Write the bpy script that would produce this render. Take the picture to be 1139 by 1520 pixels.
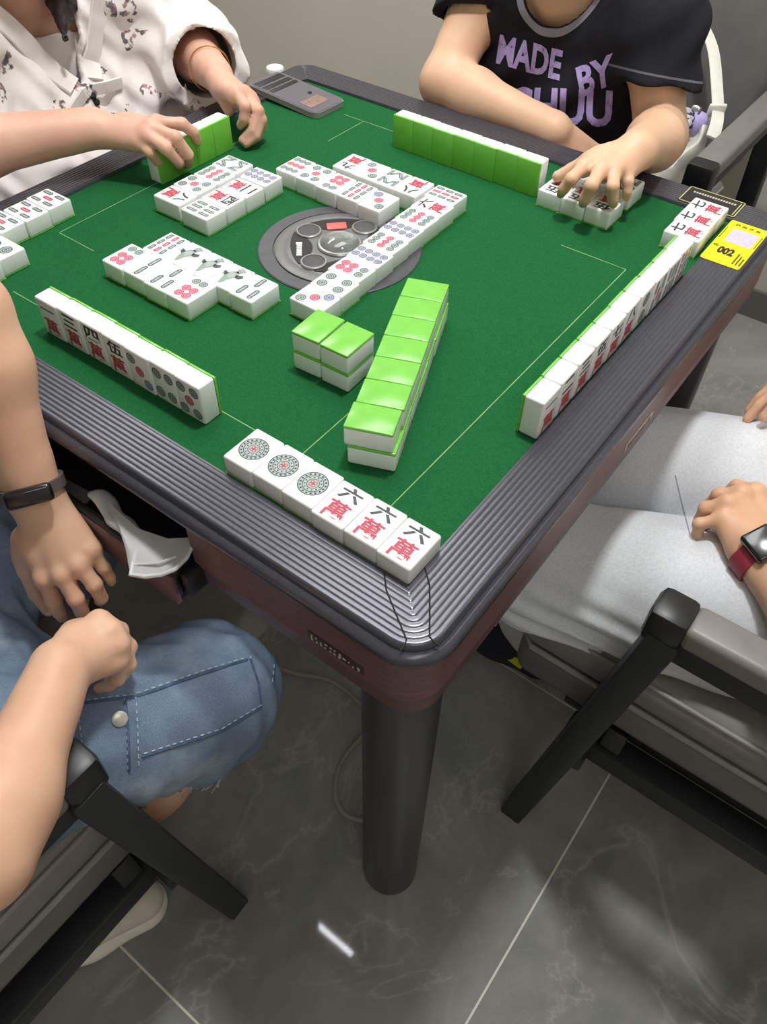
import bpy, bmesh, math, random
import numpy as np
from mathutils import Vector, Matrix, Euler
from mathutils.bvhtree import BVHTree

for o in list(bpy.data.objects):
    bpy.data.objects.remove(o)
S = bpy.context.scene
COL = S.collection
PI = math.pi
random.seed(4)

# ------------------------------------------------------------------ camera, light, exposure
cam_data = bpy.data.cameras.new('camera')
cam_data.sensor_fit = 'VERTICAL'
cam_data.sensor_height = 24.0
cam_data.lens = 24.0 * 1169.383 / 1520.0
cam_data.clip_start = 0.02
cam = bpy.data.objects.new('camera', cam_data)
cam.location = (-0.68677, -0.57231, 1.31072)
cam.rotation_euler = (math.radians(40.57987), math.radians(-0.87321), math.radians(-53.17405))
COL.objects.link(cam)
S.camera = cam

S.view_settings.view_transform = 'Standard'
S.view_settings.look = 'None'
S.view_settings.exposure = -0.18
S.view_settings.gamma = 1.0
S.view_settings.use_curve_mapping = False
S.cycles.use_denoising = True
S.cycles.max_bounces = 8

world = bpy.data.worlds.new('world')
S.world = world
world.use_nodes = True
bg = world.node_tree.nodes['Background']
bg.inputs[0].default_value = (0.96, 0.98, 1.0, 1)
bg.inputs[1].default_value = 0.40

CEIL = 2.60
# x, y, size x, size y, watts : two table lights, then three added fill lights
LAMPS = [(0.12, -0.20, 0.15, 0.15, 28.0),
         (0.52, 0.42, 1.20, 0.50, 14.0),
         (0.80, 1.65, 1.10, 0.30, 15.0),  # added to brighten the back wall
         (-1.30, -1.35, 1.20, 0.30, 6.0),  # added fill for the surfaces facing the camera
         (0.75, -1.5, 1.10, 0.30, 4.5)]  # added fill from the right side
for x, y, sx, sy, w in LAMPS:
    L = bpy.data.lights.new('lamp_and_fill_light', 'AREA')
    L.shape = 'RECTANGLE'; L.size = sx; L.size_y = sy; L.energy = w
    L.color = (0.985, 0.992, 1.0)
    lo = bpy.data.objects.new('lamp_and_fill_light', L)
    lo.location = (x, y, CEIL - 0.075)
    COL.objects.link(lo)

# ------------------------------------------------------------------ object helpers
def link(name, me, mat=None, parent=None):
    o = bpy.data.objects.new(name, me)
    COL.objects.link(o)
    if mat is not None:
        for m in (mat if isinstance(mat, (list, tuple)) else [mat]):
            me.materials.append(m)
    if parent is not None:
        o.parent = parent
    return o

def tag(o, label, cat, group=None):
    o['label'] = label; o['category'] = cat
    if group: o['group'] = group
    return o

def thing(name, label, cat, loc=(0, 0, 0), rotz=0.0, group=None):
    o = bpy.data.objects.new(name, None)
    o.empty_display_size = 0.05
    o.location = loc; o.rotation_euler = (0, 0, rotz)
    COL.objects.link(o)
    return tag(o, label, cat, group)

def structure(name, me, mat):
    o = link(name, me, mat); o['kind'] = 'structure'; return o

class MBox:
    """collects boxes / tubes / polygons in one bmesh"""
    def __init__(self, lo=None, hi=None, bev=0.0, seg=2):
        self.bm = bmesh.new(); self.smooth = False
        if lo is not None: self.box(lo, hi, bev, seg)
    def _merge(self, b, M=None, mi=0):
        if M is not None: b.transform(M)
        for f in b.faces: f.material_index = mi
        me = bpy.data.meshes.new('tmp'); b.to_mesh(me); b.free()
        n = len(self.bm.faces)
        self.bm.from_mesh(me); bpy.data.meshes.remove(me)
        return self
    def box(self, lo, hi, bev=0.0, seg=2, M=None, mi=0):
        b = bmesh.new()
        bmesh.ops.create_cube(b, size=1.0)
        lo = Vector(lo); hi = Vector(hi)
        c = (lo + hi) / 2; s = hi - lo
        for v in b.verts: v.co = Vector((v.co.x*s.x, v.co.y*s.y, v.co.z*s.z)) + c
        if bev > 0: bmesh.ops.bevel(b, geom=b.edges[:], offset=bev, segments=seg, profile=0.5, affect='EDGES')
        return self._merge(b, M, mi)
    def bar(self, a, c, w, d, bev=0.003, mi=0, up=(0, 0, 1)):
        """box of section w x d running from a to c"""
        a = Vector(a); c = Vector(c); z = (c - a); L = z.length; z.normalize()
        x = Vector(up).cross(z)
        if x.length < 1e-4: x = Vector((1, 0, 0))
        x.normalize(); y = z.cross(x)
        M = Matrix((x, y, z)).transposed().to_4x4(); M.translation = a
        return self.box((-w/2, -d/2, 0), (w/2, d/2, L), bev, 2, M, mi)
    def cyl(self, a, c, r1, r2=None, n=32, bev=0.0, mi=0):
        r2 = r1 if r2 is None else r2
        a = Vector(a); c = Vector(c); z = c - a; L = z.length
        b = bmesh.new()
        bmesh.ops.create_cone(b, cap_ends=True, segments=n, radius1=r1, radius2=r2, depth=L)
        if bev > 0:
            es = [e for e in b.edges if abs(abs(e.verts[0].co.z) - L/2) < 1e-6 and abs(abs(e.verts[1].co.z) - L/2) < 1e-6 and e.verts[0].co.z*e.verts[1].co.z > 0]
            bmesh.ops.bevel(b, geom=es, offset=bev, segments=3, profile=0.5, affect='EDGES')
        q = Vector((0, 0, 1)).rotation_difference(z.normalized())
        M = Matrix.Translation((a + c)/2) @ q.to_matrix().to_4x4()
        return self._merge(b, M, mi)
    def poly(self, pts, mi=0):
        vs = [self.bm.verts.new(p) for p in pts]
        f = self.bm.faces.new(vs); f.material_index = mi
        return self
    def prism(self, pts, z0, z1, mi=0):
        n = len(pts)
        lo = [self.bm.verts.new((p[0], p[1], z0)) for p in pts]; hi = [self.bm.verts.new((p[0], p[1], z1)) for p in pts]
        fs = [self.bm.faces.new(hi), self.bm.faces.new(lo[::-1])]
        for i in range(n): fs.append(self.bm.faces.new((lo[i], lo[(i+1) % n], hi[(i+1) % n], hi[i])))
        for f in fs: f.material_index = mi
        return self
    def tube(self, pts, r, n=10, mi=0, flat=None):
        """swept tube through pts; flat=(w,t) gives a ribbon whose width stays near the given axis"""
        P = [Vector(p) for p in pts]; rings = []
        up = Vector((0, 0, 1)); prev = None
        for i, p in enumerate(P):
            d = (P[min(i+1, len(P)-1)] - P[max(i-1, 0)]).normalized()
            if flat: x = Vector(flat[2]) - d*d.dot(Vector(flat[2]))
            elif prev is None: x = d.orthogonal()
            else: x = prev - d*d.dot(prev)
            x.normalize(); prev = x; y = d.cross(x)
            rr = r[i] if isinstance(r, (list, tuple)) else r
            ring = []
            for k in range(n):
                a = 2*PI*k/n
                if flat:
                    ca, sa = math.cos(a), math.sin(a)
                    q = x*(flat[0]/2*math.copysign(abs(ca)**.4, ca)) + y*(flat[1]/2*math.copysign(abs(sa)**.4, sa))
                else: q = (x*math.cos(a) + y*math.sin(a))*rr
                ring.append(self.bm.verts.new(p + q))
            rings.append(ring)
        for A, B in zip(rings, rings[1:]):
            for k in range(n):
                f = self.bm.faces.new((A[k], A[(k+1) % n], B[(k+1) % n], B[k])); f.material_index = mi; f.smooth = True
        for R_ in (rings[0][::-1], rings[-1]):
            f = self.bm.faces.new(R_); f.material_index = mi
        return self
    def lathe(self, prof, n=48, c=(0, 0, 0), mi=0, smooth=True):
        rings = []
        for r, z in prof:
            rings.append([self.bm.verts.new((c[0]+r*math.cos(2*PI*k/n), c[1]+r*math.sin(2*PI*k/n), c[2]+z)) for k in range(n)])
        for A, B in zip(rings, rings[1:]):
            for k in range(n):
                f = self.bm.faces.new((A[k], A[(k+1) % n], B[(k+1) % n], B[k])); f.material_index = mi; f.smooth = smooth
        if prof[0][0] > 1e-6: self.bm.faces.new(rings[0][::-1]).material_index = mi
        if prof[-1][0] > 1e-6: self.bm.faces.new(rings[-1]).material_index = mi
        bmesh.ops.remove_doubles(self.bm, verts=self.bm.verts[:], dist=1e-6)
        return self
    def mesh(self, name='mesh', smooth=None, norm=True):
        if norm: bmesh.ops.recalc_face_normals(self.bm, faces=self.bm.faces[:])
        me = bpy.data.meshes.new(name); self.bm.to_mesh(me); self.bm.free()
        if smooth is not None:
            for p in me.polygons: p.use_smooth = True
            me.set_sharp_from_angle(angle=math.radians(smooth))
        return me
    def obj(self, name, mat, parent=None, smooth=35, loc=None, norm=True):
        o = link(name, self.mesh(name, smooth, norm), mat, parent)
        if loc: o.location = loc
        return o

# ------------------------------------------------------------------ materials
def srgb(r, g, b):
    f = lambda c: (c/12.92 if c <= .04045 else ((c+.055)/1.055)**2.4)
    return (f(r/255), f(g/255), f(b/255), 1)

class Mat:
    def __init__(self, name, col, rough=.5, metal=0.0, spec=.5, coat=0.0, emit=None, alpha=None, trans=None, sss=0):
        self.m = bpy.data.materials.new(name); self.m.use_nodes = True
        self.t = self.m.node_tree; self.N = self.t.nodes; self.L = self.t.links
        self.b = self.N['Principled BSDF']
        I = self.b.inputs
        I['Base Color'].default_value = col; I['Roughness'].default_value = rough
        I['Metallic'].default_value = metal; I['Specular IOR Level'].default_value = spec
        I['Coat Weight'].default_value = coat; I['Coat Roughness'].default_value = .1
        if emit: I['Emission Color'].default_value = emit[0]; I['Emission Strength'].default_value = emit[1]
        if trans: I['Transmission Weight'].default_value = trans
        if alpha is not None: I['Alpha'].default_value = alpha
        if sss:
            I['Subsurface Weight'].default_value = sss; I['Subsurface Scale'].default_value = .006
            I['Subsurface Radius'].default_value = (1.0, .35, .2)
        self.co = self.N.new('ShaderNodeTexCoord').outputs['Object']
    def node(self, typ, **kw):
        n = self.N.new('ShaderNode' + typ)
        for k, v in kw.items():
            if k in n.inputs: n.inputs[k].default_value = v
            else: setattr(n, k, v)
        return n
    def noise(self, scale, detail=4, rough=.55, vec=None, dist=0.0):
        n = self.node('TexNoise', Scale=scale, Detail=detail, Roughness=rough, Distortion=dist)
        self.L.new(vec if vec is not None else self.co, n.inputs['Vector'])
        return n.outputs['Fac']
    def mapping(self, scale=(1, 1, 1), rot=(0, 0, 0), loc=(0, 0, 0)):
        n = self.N.new('ShaderNodeMapping'); self.L.new(self.co, n.inputs['Vector'])
        n.inputs['Scale'].default_value = scale; n.inputs['Rotation'].default_value = rot; n.inputs['Location'].default_value = loc
        return n.outputs[0]
    def ramp(self, fac, stops):
        n = self.N.new('ShaderNodeValToRGB'); self.L.new(fac, n.inputs[0])
        e = n.color_ramp.elements
        while len(e) < len(stops): e.new(.5)
        for el, (p, c) in zip(e, stops): el.position = p; el.color = c
        return n.outputs[0]
    def mix(self, fac, a, b, mode='MIX'):
        n = self.N.new('ShaderNodeMix'); n.data_type = 'RGBA'; n.blend_type = mode
        for inp, v in ((n.inputs[0], fac), (n.inputs[6], a), (n.inputs[7], b)):
            if hasattr(v, 'links') or hasattr(v, 'is_linked'): self.L.new(v, inp)
            else: inp.default_value = v
        return n.outputs[2]
    def math(self, op, a, b=None, c=None):
        n = self.N.new('ShaderNodeMath'); n.operation = op
        for i, v in enumerate((a, b, c)):
            if v is None: continue
            if hasattr(v, 'is_linked'): self.L.new(v, n.inputs[i])
            else: n.inputs[i].default_value = v
        return n.outputs[0]
    def color(self, sock): self.L.new(sock, self.b.inputs['Base Color']); return self
    def rough(self, sock): self.L.new(sock, self.b.inputs['Roughness']); return self
    def bump(self, sock, strength=.3, dist=.001):
        n = self.node('Bump', Strength=strength, Distance=dist)
        self.L.new(sock, n.inputs['Height']); self.L.new(n.outputs[0], self.b.inputs['Normal']); return self
    def vary(self, scale, amount, detail=4):
        """subtle tone variation of the base colour"""
        c = self.b.inputs['Base Color'].default_value[:]
        lo = tuple(x*(1-amount) for x in c[:3]) + (1,); hi = tuple(min(1, x*(1+amount)) for x in c[:3]) + (1,)
        return self.color(self.ramp(self.noise(scale, detail), [(.3, lo), (.7, hi)]))

# floor : polished dark grey marble tiles, 0.75 x 1.5 m, pale joints
f = Mat('polished_grey_marble_tile', srgb(72, 73, 72), .1, spec=.5)
n1 = f.noise(2.2, 8, .62, dist=.6)
base = f.ramp(n1, [(.30, srgb(116, 117, 115)), (.5, srgb(146, 146, 142)), (.72, srgb(174, 172, 166))])
v1 = f.math('ABSOLUTE', f.math('SUBTRACT', f.noise(2.6, 7, .6, f.mapping((1, 1, 1), (0, 0, .5)), .9), .5))
vein = f.ramp(v1, [(0, (1, 1, 1, 1)), (.010, (.25, .25, .25, 1)), (.03, (0, 0, 0, 1))])
v2 = f.math('ABSOLUTE', f.math('SUBTRACT', f.noise(9, 5, .65, f.mapping((1, 1.7, 1), (0, 0, -.4), (3, 1, 0)), 1.2), .5))
vein2 = f.ramp(v2, [(0, (.5, .5, .5, 1)), (.014, (0, 0, 0, 1))])
mask = f.ramp(f.noise(1.3, 3), [(.45, (0, 0, 0, 1)), (.65, (1, 1, 1, 1))])
base = f.mix(f.math('MULTIPLY', vein, .22), base, srgb(214, 212, 204))
base = f.mix(f.math('MULTIPLY', f.math('MULTIPLY', vein2, mask), .4), base, srgb(210, 208, 200))
sep = f.N.new('ShaderNodeSeparateXYZ'); f.L.new(f.co, sep.inputs[0])
def joint(axis, off, period, w):
    a = f.math('ADD', sep.outputs[axis], -off + period*40.5)
    a = f.math('SUBTRACT', f.math('MODULO', a, period), period/2)
    return f.math('LESS_THAN', f.math('ABSOLUTE', a), w/2)
g = f.math('MAXIMUM', joint(0, .058, .75, .0032), joint(1, -.577, 1.5, .0032))
f.color(f.mix(g, base, srgb(214, 210, 198)))
f.rough(f.math('ADD', f.math('MULTIPLY', g, .4), f.math('ADD', f.math('MULTIPLY', n1, .05), .03)))
M_floor = f.m
M_wall = Mat('warm_grey_wall_paint', srgb(206, 201, 188), .75, spec=.25).vary(3, .03).m
M_ceil = Mat('white_ceiling_paint', srgb(235, 233, 228), .8).vary(3, .02).m
M_trim = Mat('grey_skirting', srgb(110, 108, 104), .5).vary(20, .05).m
M_lampglow = Mat('lamp_diffuser', srgb(250, 250, 245), .5, emit=((1, .99, .96, 1), 3.0)).m
M_whiteplastic = Mat('white_plastic', srgb(235, 235, 232), .4).vary(30, .02).m

f = Mat('green_felt', srgb(31, 102, 58), .95, spec=.1)
f.color(f.ramp(f.noise(700, 3), [(.25, srgb(21, 80, 42)), (.75, srgb(34, 101, 56))])); f.bump(f.noise(900, 2), .4, .0006)
M_felt = f.m
M_line = Mat('faint_felt_line', srgb(120, 165, 110), .9).vary(60, .25).m
f = Mat('dark_grey_ribbed_plastic', srgb(80, 80, 88), .27, metal=.45, spec=.6)
f.vary(260, .10); M_rim = f.m
M_seam = Mat('seam_black', srgb(22, 22, 24), .6).vary(50, .1).m
f = Mat('maroon_brown_panel', srgb(104, 76, 76), .42); f.color(f.ramp(f.noise(40, 5, .6, f.mapping((1, 1, 9))), [(.3, srgb(92, 66, 67)), (.7, srgb(114, 84, 83))])); M_apron = f.m
M_black = Mat('black_plastic', srgb(24, 24, 26), .4).vary(40, .1).m
M_blackmetal = Mat('black_powder_coat', srgb(32, 33, 36), .5).vary(80, .12).m
M_leg = Mat('charcoal_leg_plastic', srgb(58, 58, 60), .35).vary(12, .08).m
M_disc_dark = Mat('dark_grey_console_ring', srgb(84, 84, 88), .42, metal=.2).vary(90, .1).m
M_disc_mid = Mat('mid_grey_console', srgb(116, 116, 116), .38, metal=.3).vary(90, .08).m
M_button = Mat('dark_rubber_button', srgb(74, 74, 74), .6).vary(150, .15).m
M_ring = Mat('silver_button_ring', srgb(170, 170, 166), .3, metal=.7).vary(90, .06).m
M_redlamp = Mat('lit_red_indicator', srgb(240, 96, 90), .4, emit=(srgb(255, 70, 64), .55)).m
M_dome = Mat('clear_dome', srgb(225, 232, 230), .03, trans=.92).m
M_yellow = Mat('yellow_sticker', srgb(245, 226, 18), .45).vary(60, .03).m
M_ink = Mat('black_ink', srgb(34, 32, 28), .6).vary(200, .2).m
M_paperlilac = Mat('pale_lilac_paper', srgb(196, 188, 214), .6).vary(220, .14).m
M_cream = Mat('worn_cream_print', srgb(196, 184, 168), .6).vary(150, .2).m
M_yellowink = Mat('yellow_printed_line', srgb(200, 196, 120), .6).vary(150, .15).m
M_tile = Mat('white_tile_resin', srgb(238, 241, 239), .22, spec=.5, coat=.2).vary(40, .015).m
M_tileback = Mat('lime_green_tile_resin', srgb(118, 196, 72), .25, spec=.5, coat=.2).vary(60, .05).m
M_tred = Mat('engraved_red_paint', srgb(182, 52, 76), .5).vary(300, .12).m
M_tpink = Mat('engraved_pale_red_fill', srgb(206, 132, 150), .5).vary(700, .2).m
M_tblk = Mat('engraved_black_paint', srgb(52, 58, 58), .5).vary(300, .15).m
M_tgrn = Mat('engraved_dark_green_paint', srgb(64, 82, 76), .5).vary(300, .15).m
M_tfill = Mat('engraved_pale_green_fill', srgb(158, 172, 166), .5).vary(700, .15).m
M_tblue = Mat('engraved_slate_blue_paint', srgb(82, 90, 114), .5).vary(300, .12).m
M_tbfill = Mat('engraved_pale_blue_fill', srgb(164, 168, 188), .5).vary(700, .12).m
M_tmid = Mat('engraved_mid_green_paint', srgb(138, 152, 144), .5).vary(500, .15).m
TM = [M_tblk, M_tred, M_tpink, M_tgrn, M_tfill, M_tblue, M_tbfill, M_tmid]

def leather(name, c):
    f = Mat(name, c, .42, spec=.5); f.vary(30, .08); f.bump(f.noise(420, 3), .25, .0006); return f.m
M_leather = leather('grey_leather', srgb(122, 118, 113))
M_leather2 = leather('dark_grey_leather', srgb(102, 101, 98))
M_piping = leather('pale_grey_piping', srgb(140, 138, 134))

def skin(name, c, c2):
    f = Mat(name, c, .48, spec=.35, sss=.12)
    big = f.noise(14, 4); f.color(f.ramp(big, [(.30, c2), (.62, c)])); f.bump(f.noise(260, 4), .10, .0008); return f.m
M_skinA = skin('warm_skin', srgb(222, 180, 150), srgb(214, 166, 138))
M_skinB = skin('warm_tan_skin', srgb(220, 176, 142), srgb(210, 162, 130))
M_skinC = skin('rosy_skin', srgb(220, 176, 152), srgb(210, 160, 138))
M_skinD = skin('light_skin', srgb(224, 184, 152), srgb(214, 168, 138))
M_nail = Mat('fingernail', srgb(232, 186, 176), .25, coat=.3).vary(100, .03).m
M_hair = Mat('dark_brown_hair', srgb(44, 32, 32), .45); M_hair.bump(M_hair.noise(60, 4, .6, M_hair.mapping((12, 12, 1))), .6, .003); M_hair.vary(50, .3); M_hair = M_hair.m
M_eye = Mat('eye_white', srgb(235, 232, 228), .2).vary(50, .02).m
# denim
f = Mat('washed_blue_denim', srgb(100, 122, 150), .9, spec=.15)
w = f.noise(9, 5, .6); fine = f.noise(420, 3, .7, f.mapping((1, 3, 3)))
c = f.ramp(w, [(.28, srgb(76, 96, 122)), (.5, srgb(108, 127, 148)), (.70, srgb(174, 186, 196))])
c = f.mix(.35, c, f.ramp(fine, [(.3, srgb(80, 100, 124)), (.7, srgb(166, 180, 196))]), 'MIX')
f.color(c); f.bump(fine, .35, .0012); M_denim = f.m
M_denimdark = Mat('dark_denim_seam', srgb(78, 96, 120), .9, spec=.15).vary(120, .3).m
M_thread = Mat('pale_seam_thread', srgb(176, 186, 190), .8).vary(300, .3).m
M_snap = Mat('pale_metal_snap', srgb(205, 203, 190), .35, metal=.5).vary(100, .06).m
# heather grey jersey
f = Mat('heather_grey_jersey', srgb(196, 199, 204), .95, spec=.1)
h1 = f.noise(340, 4, .7); h2 = f.noise(6, 3)
c = f.mix(.5, f.ramp(h1, [(.3, srgb(188, 192, 197)), (.7, srgb(232, 234, 237))]), f.ramp(h2, [(.3, srgb(204, 207, 212)), (.7, srgb(220, 222, 225))]))
f.color(c); f.bump(h1, .25, .001); M_jersey = f.m
M_trouser = Mat('black_trouser_cloth', srgb(40, 40, 46), .9).vary(100, .15).m
M_dark_top = Mat('charcoal_top_cloth', srgb(60, 62, 70), .9).vary(100, .15).m
# black tee with pale trim lines (collar and sleeve hems are placed by distance)
f = Mat('black_cotton_knit', srgb(36, 36, 42), .9, spec=.15); f.vary(24, .2); f.bump(f.noise(300, 3), .2, .001); M_tee = f.m; W_tee = f; teecol = f.b.inputs['Base Color'].links[0].from_socket
M_teetrim = Mat('grey_lilac_rib_trim', srgb(150, 146, 160), .9).vary(120, .12).m
M_teestitch = Mat('grey_hem_stitch', srgb(92, 92, 98), .9).vary(200, .15).m
M_lilac = Mat('lilac_cracked_print', srgb(178, 160, 226), .7); 
M_lilac.color(M_lilac.ramp(M_lilac.noise(130, 4, .7), [(.30, srgb(70, 60, 96)), (.40, srgb(176, 158, 226)), (.70, srgb(196, 182, 234))])); M_lilac = M_lilac.m
# white shirt with scattered inky motifs
f = Mat('white_printed_shirt_cloth', srgb(226, 218, 214), .9, spec=.1)
vo = f.node('TexVoronoi', Scale=16.0, Randomness=.9); vo.voronoi_dimensions = '3D'
wob = f.node('TexNoise', Scale=38.0, Detail=3.0); f.L.new(f.co, wob.inputs['Vector'])
mixv = f.node('VectorMath', operation='MULTIPLY_ADD'); mixv.inputs[1].default_value = (.035, .035, .035)
f.L.new(wob.outputs['Color'], mixv.inputs[0]); f.L.new(f.co, mixv.inputs[2]); f.L.new(mixv.outputs[0], vo.inputs['Vector'])
near = f.math('LESS_THAN', vo.outputs['Distance'], .27)
bits = f.ramp(f.noise(85, 2, .5), [(.47, (0, 0, 0, 1)), (.53, (1, 1, 1, 1))])
keep = f.math('GREATER_THAN', f.noise(7, 2), .40)
ink = f.math('MULTIPLY', f.math('MULTIPLY', near, bits), keep)
inkcol = f.ramp(f.noise(55, 2), [(.42, srgb(58, 52, 56)), (.5, srgb(92, 84, 90)), (.60, srgb(176, 120, 128))])
clothc = f.ramp(f.noise(10, 4), [(.3, srgb(226, 219, 215)), (.7, srgb(244, 239, 235))])
f.color(f.mix(f.math('MULTIPLY', ink, .9), clothc, inkcol)); f.bump(f.noise(22, 4), .35, .006); M_shirt = f.m
M_whitecloth = Mat('white_cotton', srgb(234, 228, 224), .9).vary(40, .04).m
M_bag = leather('white_bag_leather', srgb(226, 223, 212))
M_watch = Mat('black_watch_glass', srgb(26, 26, 28), .2, coat=.4).vary(40, .1).m
M_strapgrey = Mat('dark_taupe_strap', srgb(92, 84, 82), .6).vary(80, .12).m
M_strapred = Mat('dark_red_strap', srgb(150, 50, 66), .5).vary(80, .15).m
M_cable = Mat('pale_grey_cable', srgb(148, 146, 138), .5).vary(60, .08).m
M_shoewhite = Mat('off_white_shoe_leather', srgb(214, 206, 192), .6).vary(50, .06).m
M_shoesole = Mat('white_rubber_sole', srgb(224, 218, 208), .6).vary(50, .05).m
M_pink = Mat('pink_outsole', srgb(206, 120, 124), .6).vary(60, .08).m
M_shoenavy = Mat('navy_shoe_mesh', srgb(34, 38, 52), .8).vary(150, .2).m
M_shoeyellow = Mat('yellow_green_shoe_panel', srgb(206, 214, 40), .5).vary(60, .06).m
M_plastic = Mat('clear_film', srgb(235, 236, 236), .22, alpha=.42).m
M_plasticfill = Mat('white_tissue_pack', srgb(206, 206, 206), .6).vary(60, .08).m

# ------------------------------------------------------------------ the room
XW, YW, XB, YB = 1.44, 2.70, -2.3, -2.3
def slab(name, lo, hi, mat): return structure(name, MBox(lo, hi).mesh(name), mat)
slab('floor', (XB, YB, -.06), (XW, YW, 0), M_floor)
slab('ceiling', (XB, YB, CEIL), (XW, YW, CEIL+.06), M_ceil)
slab('wall_back', (XW, YB, 0), (XW+.08, YW, CEIL), M_wall)
slab('wall_left', (XB, YW, 0), (XW, YW+.08, CEIL), M_wall)
slab('wall_front', (XB-.08, YB, 0), (XB, YW, CEIL), M_wall)
slab('wall_right', (XB, YB-.08, 0), (XW, YB, CEIL), M_wall)
slab('baseboard_back', (XW-.012, YB, 0), (XW, YW, .08), M_trim)
slab('baseboard_left', (XB, YW-.012, 0), (XW-.012, YW, .08), M_trim)
for (x, y, sx, sy, w), pl in zip(LAMPS, ['directly over the table', 'over the far table corner, widest one', 'added by the left wall to brighten the back wall', 'added behind the camera as fill', 'added behind the grey sweatpants as fill']):
    t = thing('ceiling_or_fill_light', ('small square ceiling downlight ' if sx < .2 else 'white linear ceiling light ') + pl, 'ceiling light', (x, y, CEIL))  # the last three fixtures house added fill lights
    MBox((-sx/2, -sy/2, -0.05), (sx/2, sy/2, 0.0), 0.004).obj('housing', M_whiteplastic, t)
    MBox((-sx/2+.01, -sy/2+.01, -0.06), (sx/2-.01, sy/2-.01, -0.05), 0.002).obj('diffuser', M_lampglow, t)

# ------------------------------------------------------------------ the automatic mahjong table
H = 0.43; TOP = 0.78; FELT = 0.775; RIMW = 0.0618
table = thing('mahjong_table', 'square green felt mahjong table with ribbed dark grey rim and brown sides', 'table', (0, 0, 0))
def rounded_square(h, r, n=7):
    """counter-clockwise outline of a square of half size h with corner radius r"""
    pts = []
    r = max(r, .0012)
    for cx, cy, a0 in ((h-r, -(h-r), -PI/2), (h-r, h-r, 0), (-(h-r), h-r, PI/2), (-(h-r), -(h-r), PI)):
        for k in range(n+1):
            a = a0 + PI/2*k/n
            pts.append((cx + r*math.cos(a), cy + r*math.sin(a)))
    return pts
def loft_square(prof, R):
    """prof: (inward offset, z) pairs swept round the rounded square"""
    m = MBox(); rings = []
    for o, z in prof:
        rings.append([m.bm.verts.new((x, y, z)) for x, y in rounded_square(H-o, R-o)])
    n = len(rings[0])
    for A, B in zip(rings, rings[1:]):
        for k in range(n): m.bm.faces.new((A[k], A[(k+1) % n], B[(k+1) % n], B[k]))
    return m
R0 = .042
prof = [(.004, .762), (.0, .7635), (-.0012, .7665), (-.0004, .7705), (.0022, .7738), (.0052, .7752), (.0072, .7738), (.0082, .7735), (.0092, .7760), (.0104, .7788)]
nr = 9; o0, o1 = .0112, .0588; step = (o1-o0)/nr
for i in range(nr):
    a = o0 + i*step
    prof += [(a+step*.10, .78000), (a+step*.45, .7802), (a+step*.86, .78005), (a+step*.93, .7796), (a+step*.98, .7796)]
prof += [(.0592, .7800), (.0612, .7798), (.0618, .7788), (.0618, .7690)]
loft_square(prof, R0).obj('rim', M_rim, table, smooth=38, norm=False)
# the two dark joints of each corner cap, lying in the ribs
for q in range(1):
    m = MBox()
    for pts in ([(-.3705, -.3460), (-.3770, -.3520), (-.3840, -.3585), (-.3990, -.3800), (-.4120, -.3990), (-.4165, -.4005), (-.4225, -.4010)],):
        for sw in (0, 1):
            P = [((y, x) if sw else (x, y)) for x, y in pts]
            P = [Vector((x, y, .7800)) for x, y in P]
            if sw == 0: m.tube(P, .0008, 6).obj('corner_seam', M_seam, table)
            else: MBox().tube(P, .0008, 6).obj('corner_seam', M_seam, table)
# felt top with a shallow well wall
MBox((-H+.058, -H+.058, FELT-.012), (H-.058, H-.058, FELT), 0).obj('felt_top', M_felt, table)
ln = MBox()
def fl(a, b, w=.0011):
    a = Vector((a[0], a[1], 0)); b = Vector((b[0], b[1], 0)); d = (b-a).normalized(); s = Vector((-d.y, d.x, 0))*w/2
    z = Vector((0, 0, FELT+.00025)); ln.poly([a+s+z, a-s+z, b-s+z, b+s+z])
for sx in (-1, 1):
    fl((sx*.307, -.19), (sx*.307, .24))
fl((-.307, -.305), (.180, -.305)); fl((-.19, .303), (.18, .303)); fl((.180, -.305), (.180, -.215)); fl((-.192, .303), (-.193, .235)); fl((-.307, -.199), (-.22, -.198)); fl((.307, .2), (.22, .2)); fl((-.307, -.305), (-.307, -.20))
ln.obj('felt_line', M_line, table)
# brown side panels: one strip round the table with an opening for the open drawer
Y0, Y1 = -.160, .235
def outline(h, r):
    P = [(-h, Y0)] + [(-h, -h+r+.001)]
    rs = rounded_square(h, r, 8)
    n = len(rs)
    seq = [p for p in rs]
    # start after the corner at (-h,-h)
    k = 27
    rest = seq[27:] + seq[:27]
    return P + rest + [(-h, Y1)]
mo = MBox()
def apron(mo):
    prof = [(.006, .757), (.006, .700), (.0055, .699), (.0055, .698), (.006, .697), (.0075, .674), (.011, .668), (.024, .668), (.024, .757)]
    ring = None
    outs = []
    for o, z in prof:
        h = H - o; r = R0 - o
        pts = [(-h, Y0), (-h, -.30)]
        for cx, cy, a0 in ((-(h-r), -(h-r), PI), (h-r, -(h-r), 1.5*PI), (h-r, h-r, 0), (-(h-r), h-r, PI/2)):
            for k in range(9):
                a = a0 + PI/2*k/8; pts.append((cx + r*math.cos(a), cy + r*math.sin(a)))
        pts += [(-h, .30), (-h, Y1)]
        outs.append([mo.bm.verts.new((x, y, z)) for x, y in pts])
    for A, B in zip(outs, outs[1:] + outs[:1]):
        for k in range(len(A)-1): mo.bm.faces.new((A[k], A[k+1], B[k+1], B[k]))
    mo.bm.faces.new([r[0] for r in outs]); mo.bm.faces.new([r[-1] for r in outs][::-1])
apron(mo); mo.obj('side_panel', M_apron, table)
# underside
MBox((-H+.03, -H+.03, .690), (H-.03, H-.03, .7625), .002).box((-.29, -.30, .60), (.30, .30, .69), .01).obj('underframe', M_black, table)
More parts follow.
